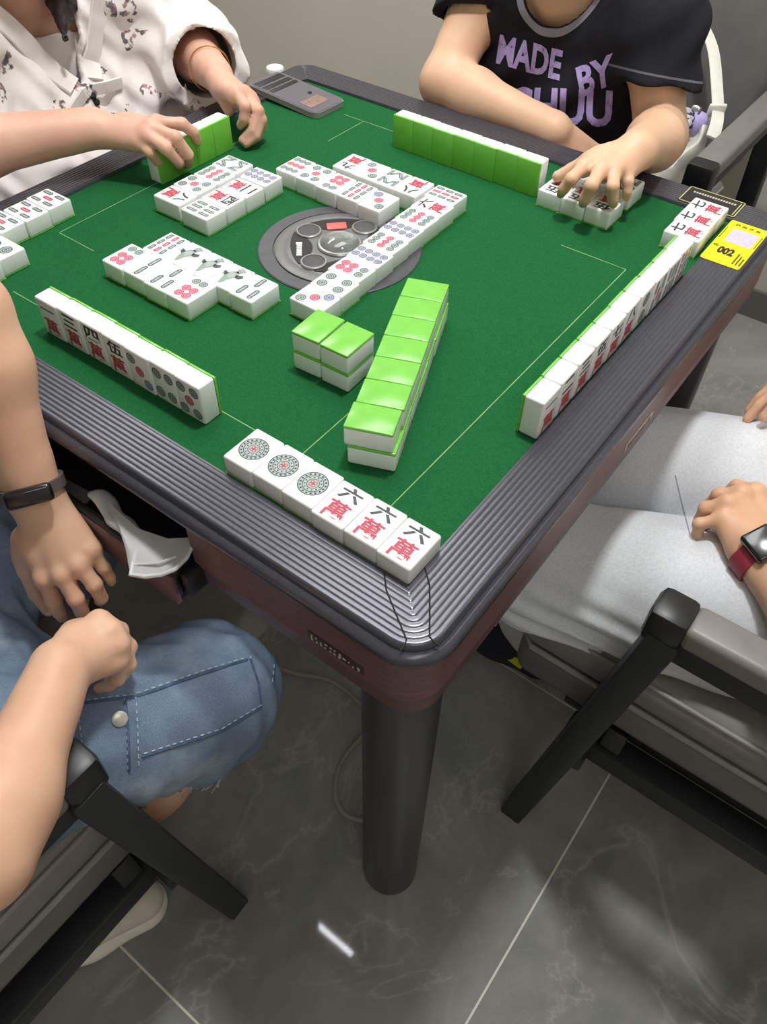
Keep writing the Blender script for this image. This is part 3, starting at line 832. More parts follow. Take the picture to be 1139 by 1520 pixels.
def nets(D, lo, h, name):
    """surface nets"""
    D[0], D[-1] = .05, .05; D[:, 0], D[:, -1] = .05, .05; D[:, :, 0], D[:, :, -1] = .05, .05
    s = D < 0
    c = np.zeros(tuple(x-1 for x in D.shape), np.int8)
    for i in (0, 1):
        for j in (0, 1):
            for k in (0, 1): c += s[i:s.shape[0]-1+i, j:s.shape[1]-1+j, k:s.shape[2]-1+k]
    act = np.argwhere((c > 0) & (c < 8))
    cid = np.full(c.shape, -1, np.int32); cid[act[:, 0], act[:, 1], act[:, 2]] = np.arange(len(act))
    V = {}
    for i in (0, 1):
        for j in (0, 1):
            for k in (0, 1): V[(i, j, k)] = D[act[:, 0]+i, act[:, 1]+j, act[:, 2]+k]
    acc = np.zeros((len(act), 3)); cnt = np.zeros(len(act))
    for p in V:
        for ax in range(3):
            if p[ax]: continue
            q = list(p); q[ax] = 1; q = tuple(q)
            a, b = V[p], V[q]; m = (a < 0) != (b < 0)
            t = np.where(m, a/np.where(m, a-b, 1), 0)
            pt = np.tile(np.array(p, float), (len(act), 1)); pt[:, ax] += t
            acc[m] += pt[m]; cnt[m] += 1
    verts = (act + acc/cnt[:, None])*h + lo
    quads = []
    for ax in range(3):
        o1, o2 = [(1, 2), (2, 0), (0, 1)][ax]
        sl0 = [slice(1, -1)]*3; sl1 = [slice(1, -1)]*3
        sl0[ax] = slice(0, -1); sl1[ax] = slice(1, None)
        A, B = s[tuple(sl0)], s[tuple(sl1)]
        e = np.argwhere(A != B); inside = A[e[:, 0], e[:, 1], e[:, 2]]
        off = np.ones(3, int); off[ax] = 0; e = e + off
        def g(d1, d2):
            q = e.copy(); q[:, o1] += d1; q[:, o2] += d2; return cid[q[:, 0], q[:, 1], q[:, 2]]
        Q = np.stack([g(-1, -1), g(0, -1), g(0, 0), g(-1, 0)], 1)
        Q[~inside] = Q[~inside][:, ::-1]
        quads.append(Q)
    Q = np.concatenate(quads); Q = Q[(Q >= 0).all(1)]
    me = bpy.data.meshes.new(name)
    me.vertices.add(len(verts)); me.vertices.foreach_set('co', verts.astype(np.float32).ravel())
    me.loops.add(len(Q)*4); me.loops.foreach_set('vertex_index', Q.astype(np.int32).ravel())
    me.polygons.add(len(Q)); me.polygons.foreach_set('loop_start', np.arange(0, len(Q)*4, 4, dtype=np.int32))
    try: me.polygons.foreach_set('loop_total', np.full(len(Q), 4, np.int32))
    except Exception: pass
    me.polygons.foreach_set('use_smooth', np.ones(len(Q), bool))
    me.update(calc_edges=True); me.validate()
    return me

def paint(me, tests):
    """faces inside small spheres take another material slot: tests = [(centre, radius, slot)]"""
    n = len(me.polygons); c = np.empty(n*3, np.float32); me.polygons.foreach_get('center', c); c = c.reshape(-1, 3)
    mi = np.zeros(n, np.int32); me.polygons.foreach_get('material_index', mi)
    for p, r, s, *ax in tests:
        d = c - np.array(p, np.float32)
        m = (d*d).sum(1) < r*r
        if ax: m &= (d@np.array(ax[0], np.float32) > 0)
        mi[m] = s
    me.polygons.foreach_set('material_index', mi)

V3 = lambda *a: np.array(a, float)
def nrm(v): return v/np.linalg.norm(v)
def add_hand(F, w, fingers, thumb, elbow, nails, s=1.0, up=None):
    """w wrist, fingers four lists [knuckle, middle joint, tip], thumb four joints"""
    w = V3(*w); fs = [[V3(*p) for p in f] for f in fingers]; th = [V3(*p) for p in thumb]
    R = [.0082, .0085, .0080, .0070]
    mid = sum(f[0] for f in fs)/4; ax = nrm(mid-w); side = nrm(fs[0][0]-fs[3][0]); nor = nrm(np.cross(ax, side))
    if up is not None and nor@V3(*up) < 0: nor = -nor
    for f, r in zip(fs, R):
        base = w + (f[0]-mid)*.42
        F.cone(base - nor*.003, f[0] - nor*.004, .0135*s, .0112*s, .010)
    F.cone(w+ax*.02-nor*.006, mid-ax*.012-nor*.008, .016*s, .012*s, .012)
    F.cone(th[0], th[1], .0155*s, .0115*s, .012); F.cone(th[1], th[2], .0108*s, .0095*s, .003); F.cone(th[2], th[3], .0096*s, .0076*s, .002)
    F.cone((th[0]+th[1])/2, fs[0][0]-ax*.03-nor*.006, .011*s, .011*s, .014)
    for f, r in zip(fs, R):
        r *= s
        a, b, t = f
        d1 = nrm(b-a); d2 = t-b; L = np.linalg.norm(d2)
        bulge = d1 - nrm(d2)*(d1@nrm(d2)); dip = b + d2*.56 + bulge*(.16*L)
        F.ell(a, (r*1.28,)*3, .006)
        F.cone(a, b, r*1.10, r*.98, .0035); F.ell(b, (r*1.06,)*3, .003)
        F.cone(b, dip, r*.98, r*.90, .0015); F.cone(dip, t, r*.90, r*.74, .0015)
        out = nor - nrm(t-dip)*(nor@nrm(t-dip))
        nails.append((t + nrm(out)*r*.72 - nrm(t-dip)*.0005, .0056*s, 1, nrm(out)))
    out = nor - nrm(th[3]-th[2])*(nor@nrm(th[3]-th[2])); nails.append((th[3]+nrm(out)*.0058, .006*s, 1, nrm(out)))
    e = V3(*elbow)
    # wrist a little flat
    F.cone(w - ax*.004, w + nrm(e-w)*.035, .0235*s, .0250*s, .012, (nor, 1.22))
def relaxed_hand(w, d, up, thumb_side, curl=.5):
    """finger joints of a loosely hanging hand"""
    w = V3(*w); d = nrm(V3(*d)); up = V3(*up); up = nrm(up-d*(up@d)); sd = np.cross(d, up)
    if sd@V3(*thumb_side) < 0: sd = -sd
    fs = []
    for off, L0, L1, L2 in ((.029, .086, .040, .044), (.010, .090, .044, .050), (-.009, .086, .041, .047), (-.027, .078, .032, .038)):
        a = w + d*L0 + sd*off
        d1 = nrm(d*math.cos(curl)-up*math.sin(curl)); d2 = nrm(d*math.cos(curl*2.3)-up*math.sin(curl*2.3))
        fs.append([a, a+d1*L1, a+d1*L1+d2*L2])
    t0 = w + d*.018+sd*.018-up*.006; t1 = t0+nrm(d*.7+sd*.55-up*.25)*.042; t2 = t1+nrm(d*.9+sd*.2-up*.3)*.032; t3 = t2+nrm(d*.95-up*.4)*.026
    return fs, [t0, t1, t2, t3]

def arm(F, s, e, w, k=1.0):
    s, e, w = V3(*s), V3(*e), V3(*w)
    F.cone(s, e, .046*k, .036*k, .03); F.ell(s, (.056*k,)*3, .03)
    m = e + (w-e)*.28
    F.cone(e, m, .0365*k, .0385*k, .02); F.cone(m, w, .0385*k, .0245*k, .02)
def leg(F, h, k_, a, toe, s=1.0):
    h, k_, a, toe = V3(*h), V3(*k_), V3(*a), V3(*toe)
    F.cone(h, k_, .088*s, .058*s, .03); m = k_+(a-k_)*.3
    F.cone(k_, m, .056*s, .056*s, .02); F.cone(m, a, .056*s, .034*s, .02); F.cone(a-V3(0, 0, .03), toe, .030*s, .018*s, .02)
def torso(F, J, s=1.0, g=0.0):
    pv, ch, nk = V3(*J['pelvis']), V3(*J['chest']), V3(*J['neck'])
    sl, sr = V3(*J['sL']), V3(*J['sR']); ax = nrm(sl-sr); hw = np.linalg.norm(sl-sr)/2
    for q in (-1, 1):
        F.cone(ch+ax*q*hw*.40, pv+ax*q*.045, .088*s+g, .105*s+g, .05)
        F.cone(ch+ax*q*hw*.42+(nk-ch)*.35, (sl if q > 0 else sr)-(nk-ch)*.06, .072*s+g, .052*s+g, .04)
    F.cone(pv+ax*.07, pv-ax*.07, .115*s+g, .115*s+g, .05)
    F.cone(nk-(nk-ch)*.15, nk, .055*s+g*.6, .047*s+g*.5, .04)
def head(F, J, face_dir):
    nk, hd = V3(*J['neck']), V3(*J['head']); f = nrm(V3(*face_dir)); up = nrm(hd-nk); f = nrm(f-up*(f@up)); sd = np.cross(up, f)
    F.cone(nk, nk+(hd-nk)*.55, .047, .045, .02)
    c = hd+up*.045
    R3 = np.stack([sd, f, up], 1)
    F.ell(c+up*.02-f*.012, (.073, .092, .085), .02, R3); F.ell(c-up*.030+f*.018, (.058, .066, .078), .03, R3)
    F.cone(c-up*.088+f*.052-sd*.010, c-up*.088+f*.052+sd*.010, .016, .016, .02)
    F.cone(c+up*.004+f*.083, c-up*.030+f*.097, .007, .011, .01); F.cone(c-up*.034+f*.086-sd*.012, c-up*.034+f*.086+sd*.012, .008, .008, .008)
    for q in (-1, 1):
        F.ell(c+sd*q*.070-up*.012, (.010, .020, .031), .008, R3); F.cone(c+up*.018+f*.080+sd*q*.014, c+up*.016+f*.072+sd*q*.046, .008, .007, .012)
        F.carve(c+f*.090+sd*q*.031+up*.002, c+f*.089+sd*q*.033+up*.002, .013, .013, .008); F.cone(c-up*.035+f*.055+sd*q*.036, c-up*.028+f*.050+sd*q*.046, .020, .018, .02)
    F.cone(c-up*.0575+f*.080-sd*.020, c-up*.0575+f*.0865, .006, .0072, .006); F.cone(c-up*.0575+f*.0865, c-up*.0575+f*.080+sd*.020, .0072, .006, .006)
    F.cone(c-up*.066+f*.080-sd*.016, c-up*.066+f*.080+sd*.016, .0068, .0068, .006)
    return c, f, up, sd
def eyes_and_hair(root, frame, long_hair=None, tail=True):
    c, f, up, sd = frame
    for q in (-1, 1):
        p = c+f*.0765+sd*q*.032+up*.003
        m = MBox().lathe([(0, -.0115)] + [(.0115*math.sin(t), -.0115*math.cos(t)) for t in [PI*i/12 for i in range(1, 12)]] + [(0, .0115)], 20)
        o = m.obj('eye', M_eye, root); o.location = p
        i = MBox().lathe([(0, -.0119)] + [(.0119*math.sin(t), -.0119*math.cos(t)) for t in [PI*k/40 for k in range(1, 10)]], 16).obj('iris', M_ink, o)
        i.rotation_euler = Vector((0, 0, -1)).rotation_difference(Vector(f)).to_euler()
    H_ = Field(.005); R3 = np.stack([sd, f, up], 1)
    H_.ell(c+up*.030-f*.020, (.083, .098, .092), .02, R3); H_.cone(c-f*.075+up*.03, c-f*.085-up*.09, .050, .034, .04)
    for q in (-1, 1): H_.cone(c+sd*q*.072+f*.018+up*.045, c+sd*q*.078-f*.02-up*.05, .018, .014, .02)
    if long_hair:
        for pts, r in long_hair:
            for i, (a, b) in enumerate(zip(pts, pts[1:])): q0 = 1-.8*i/(len(pts)-1); q1 = 1-.8*(i+1)/(len(pts)-1); H_.cone(a, b, max(r*q0, .0042), max(r*q1, .0036), .012)
    # keep the face free
    H_.carve(c+f*.10-up*.035, c+f*.105+up*.03, .060, .058, .01)
    def disp(x, y, z): return .0016*np.sin(x*410+y*370)*np.sin(z*23+x*60)
    link('hair', H_.mesh('hair', disp=disp), M_hair, root)

# ------------------------------------------------------------------ chairs
def make_chair(label, loc, rot, pad_w=.042):
    c = thing('armchair', label, 'chair', loc, rot, 'padded armchairs round the table')
    # seat
    s = MBox().box((-.250, -.235, .402), (.250, .325, .470), .026, 4).obj('seat_cushion', M_leather, c)
    MBox().tube([(-.2465, -.20, .403), (-.2465, .296, .403), (-.220, .3215, .403), (.220, .3215, .403), (.2465, .296, .403), (.2465, -.20, .403)], .0042, 8).obj('piping', M_piping, s)
    MBox().tube([(-.2465, -.20, .463), (-.2440, .296, .463), (-.220, .3170, .463), (.220, .3170, .463), (.2440, .296, .463), (.2465, -.20, .463)], .003, 8).obj('piping', M_piping, s)
    MBox().box((-.246, -.235, .325), (.246, .317, .404), .022, 4).obj('seat_base', M_leather2, c)
    MBox().box((-.225, -.22, .285), (.225, .235, .327), .004).obj('seat_plate', M_black, c)
    # back
    b = MBox().box((-.250, -.042, 0), (.250, .042, .52), .034, 4)
    o = b.obj('backrest', M_leather2, c); o.location = (0, -.275, .475); o.rotation_euler = (math.radians(13), 0, 0)
    MBox().tube([(-.2475, .0, .03), (-.2475, .0, .48), (-.215, .0, .5175), (.215, .0, .5175), (.2475, .0, .48), (.2475, .0, .03)], .0042, 8).obj('piping', M_piping, o)
    for q in (-1, 1):
        x = q*.2800
        MBox().bar((x, .232, .0), (x, .152, .628), .036, .048, .004, up=(1, 0, 0)).obj('front_leg', M_blackmetal, c)
        MBox().bar((x, -.375, 0), (x, -.300, .615), .036, .044, .004, up=(1, 0, 0)).obj('rear_leg', M_blackmetal, c)
        MBox().box((x-.016, -.32, .596), (x+.016, .168, .630), .004).obj('arm_rail', M_blackmetal, c)
        MBox().box((x-pad_w/2, -.29, .630), (x+pad_w/2, .140, .662), .008, 3).obj('armrest_pad', M_leather, c)
        MBox().box((x-pad_w/2-.001, .136, .612), (x+pad_w/2+.001, .178, .664), .009, 2).obj('armrest_cap', M_black, c)
        MBox().box((x-q*.045-.020, -.34, .232), (x-q*.045+.020, .215, .272), .004).obj('side_rail', M_blackmetal, c)
        for y0, y1, z0, z1 in ((.170, .208, .238, .266), (-.345, -.315, .238, .266)):
            MBox().box((min(x, x-q*.05)-.002, y0, z0), (max(x, x-q*.05)+.002, y1, z1), .003).obj('rail_bracket', M_blackmetal, c)
        for y0 in (-.20, .15): MBox().bar((x-q*.045, y0, .27), (x-q*.06, y0, .30), .03, .03).obj('seat_support', M_blackmetal, c)
    MBox().bar((-.26, -.335, .55), (.26, -.335, .55), .03, .03).obj('cross_bar', M_blackmetal, c)
    return c
make_chair('padded grey armchair under the person in denim, bottom left', (-.781, .080, 0), -PI/2)
make_chair('padded grey armchair under the person in grey sweatpants, right side', (.122, -.709, 0), 0)
make_chair('padded dark armchair with white handbag, behind the black T-shirt', (.920, .070, 0), PI/2, .050)
make_chair('padded armchair hidden behind the person in white printed shirt', (.04, .90, 0), PI)

def person(name_label, loc):
    return thing('person', name_label, 'person', loc)
def place(o, root):
    """parent a mesh modelled in world coordinates under a thing"""
    o.parent = root; o.matrix_parent_inverse = Matrix.Translation(root.location).inverted(); return o

def shoe(root, heel, toe, mats, name='sneaker', tilt=0):
    heel, toe = V3(*heel), V3(*toe); d = nrm(toe-heel); L = np.linalg.norm(toe-heel)
    sd = nrm(np.cross(V3(0, 0, 1), d)); up = np.cross(d, sd)
    F = Field(.003)
    F.cone(heel+d*.030+up*.045, heel+d*.09+up*.052, .036, .040, .02); F.cone(heel+d*.09+up*.045, toe-d*.038+up*.034, .042, .030, .03, (up, 1.2)); F.cone(heel+d*.04+up*.06, heel+d*.055+up*.10, .036, .038, .02)
    F.carve(heel+d*.052+up*.085, heel+d*.062+up*.16, .030, .034, .006)
    o = place(link(name, F.mesh(name, cut=[(heel+up*.014, -up)]), mats[0]), root)
    G = Field(.003)
    G.cone(heel+d*.034+up*.014, heel+d*.12+up*.014, .040, .041, .02, (up, 2.4)); G.cone(heel+d*.12+up*.014, toe-d*.042+up*.016, .043, .038, .03, (up, 2.4))
    link('sole', G.mesh('sole', cut=[(heel, -up)]), mats[1], o)
    if len(mats) > 2:
        K = Field(.003); K.cone(heel+d*.05+up*.003, toe-d*.05+up*.003, .030, .034, .01, (up, 4))
        link('outsole', K.mesh('outsole', cut=[(heel-up*.001, -up)]), mats[2], o)
    m = MBox()
    for i in range(5):
        p = heel + d*(.105+.018*i) + up*(.088-.0075*i)
        m.tube([p-sd*.020-up*.004, p+up*.005, p+sd*.020-up*.004], .0026, 8)
    m.obj('laces', M_whitecloth, o)
    return o

def plain_top(root, J, eL, eR, mat):
    T = Field(.005); torso(T, J, 1.0, .020)
    nk, pv = V3(*J['neck']), V3(*J['pelvis']); hs = []
    T.cone(pv+V3(0, 0, .10), pv+V3(0, 0, .02), .135, .140, .05)
    for s_, e_ in ((J['sL'], eL), (J['sR'], eR)):
        s_, e_ = V3(*s_), V3(*e_); p = s_+(e_-s_)*.55; n_ = nrm(e_-s_)
        T.cone(s_, s_+(e_-s_)*.8, .074, .064, .03, None, (p, n_)); hs.append((p, n_))
    def extra(D, lo, h):
        X = (lo[0]+h*np.arange(D.shape[0]))[:, None, None]; Y = (lo[1]+h*np.arange(D.shape[1]))[None, :, None]; Z = (lo[2]+h*np.arange(D.shape[2]))[None, None, :]
        D = np.maximum(D, .070-np.sqrt((X-nk[0])**2+(Y-nk[1])**2+(Z-nk[2]-.01)**2))
        for p, n in hs:
            d = (X-p[0])*n[0]+(Y-p[1])*n[1]+(Z-p[2])*n[2]
            rr = np.sqrt(np.maximum((X-p[0])**2+(Y-p[1])**2+(Z-p[2])**2-d*d, 0))
            D = np.maximum(D, -np.maximum(rr-.054, np.abs(d+.004)-.016))
        return D.astype(np.float32)
    me = T.mesh('top', shell=.010, cut=[(pv+V3(0, 0, .03), (0, 0, -1))], extra=extra,
                disp=lambda x, y, z: .003*np.sin(55*z+20*y+3*np.sin(22*x))*np.sin(28*y+20*x))
    return place(link('top', me, mat), root)
# ---- person in denim (left front), seen from the chair up to both arms
def build_denim():
    root = person('person in blue denim with dark wristband, hands on lap, seated left', (-.781, .08, 0))
    J = dict(pelvis=(-.850, .08, .545), chest=(-.815, .07, .84), neck=(-.765, .06, 1.01), head=(-.74, .06, 1.10), sL=(-.735, .215, .960), sR=(-.815, -.095, .945))
    eL, wL = (-0.4330, 0.0745, 0.8895), (-0.4746, 0.0039, 0.7264)
    eR, wR = (-0.7142, -0.2193, 0.6785), (-0.5715, -0.1383, 0.6800)
    F = Field(.003); nails = []
    torso(F, J); frame = head(F, J, (1, .05, -.2))
    arm(F, J['sL'], eL, wL, .98); arm(F, J['sR'], eR, wR, 1.02)
    add_hand(F, wL, [[(-0.5125, -0.0266, 0.6584), (-0.5166, -0.0316, 0.6268), (-0.5156, -0.0267, 0.5904)], [(-0.5007, -0.0422, 0.6654), (-0.5049, -0.0579, 0.6415), (-0.5019, -0.0459, 0.5969)], [(-0.4853, -0.0508, 0.6718), (-0.4852, -0.0668, 0.6507), (-0.4821, -0.0542, 0.6065)], [(-0.4677, -0.0504, 0.6777), (-0.4661, -0.0599, 0.6543), (-0.4640, -0.0577, 0.6239)]], [(-0.4982, 0.0095, 0.6799), (-0.5117, 0.0083, 0.6436), (-0.5149, 0.0102, 0.6028), (-0.5145, 0.0051, 0.5742)], eL, nails, 1.0, (-1, -.4, .4))
    add_hand(F, wR, [[(-0.5167, -0.1216, 0.6737), (-0.5052, -0.1277, 0.6484), (-0.5148, -0.1158, 0.6122)], [(-0.5159, -0.1367, 0.6707), (-0.5100, -0.1413, 0.6383), (-0.5226, -0.1269, 0.6012)], [(-0.5198, -0.1476, 0.6625), (-0.5203, -0.1492, 0.6272), (-0.5374, -0.1301, 0.5959)], [(-0.5291, -0.1520, 0.6500), (-0.5353, -0.1475, 0.6176), (-0.5494, -0.1291, 0.5986)]], [(-0.5351, -0.0935, 0.6421), (-0.5170, -0.0914, 0.6294), (-0.5097, -0.1009, 0.6100), (-0.5086, -0.1111, 0.5991)], eR, nails, 1.0, (-.2, -.1, 1))
    hR, kR, aR = (-.83, -.02, .560), (-.458, -.165, .488), (-.757, -.036, .125)
    hL, kL, aL = (-.83, .17, .555), (-.405, .15, .51), (-.62, .20, .12)
    leg(F, hR, kR, aR, (-.665, -.088, .040), .94); leg(F, hL, kL, aL, (-.53, .21, .045))
    me = F.mesh('body'); paint(me, nails)
    body = place(link('body', me, [M_skinA, M_nail]), root)
    G = Field(.004)
    for h_, k_, a_ in ((hR, kR, aR), (hL, kL, aL)):
        h_, k_, a_ = V3(*h_), V3(*k_), V3(*a_)
        G.cone(h_, k_, .102, .079, .03); G.cone(k_, k_+(a_-k_)*.42, .077, .074, .02)
    pv = V3(*J['pelvis'])
    G.cone((-.80, .075, .57), (-.60, .03, .515), .105, .075, .05)
    G.cone(pv+V3(0, .08, .0), pv-V3(0, .08, 0), .132, .132, .05); G.cone(pv+V3(0, .05, .1), pv-V3(0, .05, -.1), .125, .125, .05)
    def disp(x, y, z): return .0026*np.sin(70*x+55*y+35*z+3*np.sin(40*y))*np.sin(38*z-30*x) + .002*np.sin(130*x-90*z+60*y)
    def hem(D, lo, h):
        X = (lo[0]+h*np.arange(D.shape[0]))[:, None, None]; Y = (lo[1]+h*np.arange(D.shape[1]))[None, :, None]; Z = (lo[2]+h*np.arange(D.shape[2]))[None, None, :]
        for k_, a_, side in ((kR, aR, -1), (kL, aL, 1)):
            k_, a_ = V3(*k_), V3(*a_); n = nrm(a_-k_); p = k_+n*.070
            d = (X-p[0])*n[0]+(Y-p[1])*n[1]+(Z-p[2])*n[2] + .003*np.sin(260*X)*np.sin(240*Y)
            msk = (Y < .06) if side < 0 else (Y >= .06)
            near = msk & (Z < .52)
            D = np.where(near, np.maximum(D, d), D).astype(np.float32)
        return D
    me = G.mesh('jeans', disp=disp, shell=.010, cut=[(pv+V3(0, 0, .16), (0, 0, 1))], extra=hem)
    jeans = place(link('jeans', me, M_denim), root)
    plain_top(root, J, eL, eR, M_dark_top)
    eyes_world(root, frame)
    # seams, pocket and snap on the near thigh
    bv = BVHTree.FromPolygons([v.co for v in jeans.data.vertices], [tuple(p.vertices) for p in jeans.data.polygons])
    C0 = Vector((-.687, -.572, 1.311))
    def hit(px):
        d = (Vector(px)-C0).normalized(); r = bv.ray_cast(C0, d)
        return (r[0], r[1]) if r[0] is not None else (None, None)
    def seam(pts, mat, r, name, lift=.0006, dash=None):
        m = MBox(); P = []
        for a, b in zip(pts, pts[1:]):
            L_ = (Vector(b)-Vector(a)).length; n = max(2, int(L_/.004))
            for i in range(n): P.append(Vector(a).lerp(Vector(b), i/n))
        Q = []
        for p_ in P:
            h_, n_ = hit(p_)
            if h_ is not None: Q.append(h_+n_*lift)
        if len(Q) < 3: return
        if dash:
            i = 0
            while i+1 < len(Q):
                m.tube([Q[i], Q[i+1]], r, 6); i += 2
        else: m.tube(Q, r, 6)
        o = m.obj(name, mat, jeans); o.matrix_parent_inverse = Matrix.Translation(root.location).inverted() @ Matrix.Identity(4) if False else Matrix.Identity(4)
    A = lambda *p: p
    top_edge = [(-0.5559, -0.0483, 0.4792), (-0.5097, -0.1002, 0.4853), (-0.4421, -0.1399, 0.4860), (-0.3883, -0.1643, 0.4716)]
    right_edge = [(-0.3883, -0.1643, 0.4716), (-0.4005, -0.1860, 0.4522), (-0.4157, -0.2018, 0.4338)]
    low_edge = [(-0.4157, -0.2018, 0.4338), (-0.4682, -0.1897, 0.4429), (-0.5491, -0.1353, 0.4403)]
    strap1 = [(-0.5185, -0.0933, 0.4826), (-0.5375, -0.1118, 0.4601), (-0.5667, -0.1362, 0.4276)]
    strap2 = [(-0.5088, -0.1024, 0.4848), (-0.5301, -0.1217, 0.4603), (-0.5593, -0.1461, 0.4278)]
    outer = [(-0.3361, -0.1450, 0.4518), (-0.3643, -0.1783, 0.4418), (-0.3840, -0.1892, 0.4227)]
    inner = [(-0.5656, -0.0499, 0.4716), (-0.6036, -0.0869, 0.4267)]; inner2 = [(-0.5591, -0.0586, 0.4718), (-0.5879, -0.0884, 0.4368)]
    for p_ in (top_edge, right_edge, low_edge, outer, strap1, inner): seam(p_, M_denimdark, .0017, 'seam', .0001)
    for p_ in (top_edge, right_edge, low_edge, strap1, strap2, outer, inner2):
        seam([(x, y, z-.0) for x, y, z in [tuple(Vector(q)+Vector((.0, -.0, .006))) for q in p_]], M_thread, .0007, 'stitching', .0006, True)
    h_, n_ = hit((-0.5347, -0.0980, 0.4690))
    if h_ is not None:
        m = MBox().lathe([(0, 0), (.0078, 0), (.0078, .0014), (.006, .0024), (0, .0026)], 24)
        s = m.obj('snap_button', M_snap, jeans); s.location = h_; s.rotation_euler = Vector((0, 0, 1)).rotation_difference(n_).to_euler()
    # loose threads at the raw hem
    m = MBox(); random.seed(8)
    k0, a0 = V3(*kR), V3(*aR); n0 = nrm(a0-k0); x1 = nrm(np.cross(n0, V3(0, 0, 1))); x2 = np.cross(n0, x1); c0 = k0+n0*.066
    for i in range(100):
        t_ = 2*PI*i/100 + jit(.02); q = c0 + (x1*math.cos(t_)+x2*math.sin(t_))*(.0745+jit(.002)) + n0*jit(.004)
        L_ = random.choice((.006, .008, .010, .010, .014)) if i % 37 else .045
        m.tube([q, q+n0*L_*.5+V3(jit(.002), jit(.002), jit(.002)), q+n0*L_+V3(jit(.004), jit(.004), -L_*.2)], .0006, 4)
    m.obj('loose_threads', M_thread, jeans)
    # wristband
    w = V3(*wL); ax = nrm(V3(*eL)-w)
    band(root, w+ax*.012, ax, .0300, .0255, V3(-.35, -.55, .55), M_strapgrey, 'wristband', (.018, .044, .010))
    shoe(root, (-.809, -.007, .022), (-.600, -.125, .004), [M_shoewhite, M_shoesole, M_pink])
    shoe(root, (-.68, .195, 0), (-.435, .215, 0), [M_shoewhite, M_shoesole])
    return root
def eyes_world(root, frame, long_hair=None):
    n0 = set(bpy.data.objects)
    eyes_and_hair(root, frame, long_hair)
    for o in set(bpy.data.objects)-n0:
        if o.parent == root: o.matrix_parent_inverse = Matrix.Translation(root.location).inverted()
def band(root, c, ax, ra, rb, face, mat, name, case, mat2=None):
    """strap round a wrist with a screen on the side that looks along `face`"""
    c = Vector(c); z = Vector(ax).normalized(); y = Vector(face); y = (y - z*y.dot(z)).normalized(); x = y.cross(z)
    m = MBox(); rings = []
    w, t = case[0]*.62, .0024
    n = 40
    for k in range(n):
        a = 2*PI*k/n; dr = x*math.cos(a)*ra + y*math.sin(a)*rb; nn = (x*math.cos(a)*rb + y*math.sin(a)*ra).normalized()
        rings.append([m.bm.verts.new(c+dr+z*s*w/2+nn*q) for s, q in ((-1, -.001), (-1, t), (1, t), (1, -.001))])
    for k in range(n):
        A, B = rings[k], rings[(k+1) % n]
        for j in range(4): m.bm.faces.new((A[j], A[(j+1) % 4], B[(j+1) % 4], B[j]))
    o = place(m.obj(name, mat, None), root)
    M = Matrix((x, z, y)).transposed().to_4x4(); M.translation = c + y*(rb+.0005)
    MBox().box((-case[1]/2, -case[0]/2, -.001), (case[1]/2, case[0]/2, case[2]), .004, 3, M).obj('watch_case', M_watch, o)
    return o
build_denim()

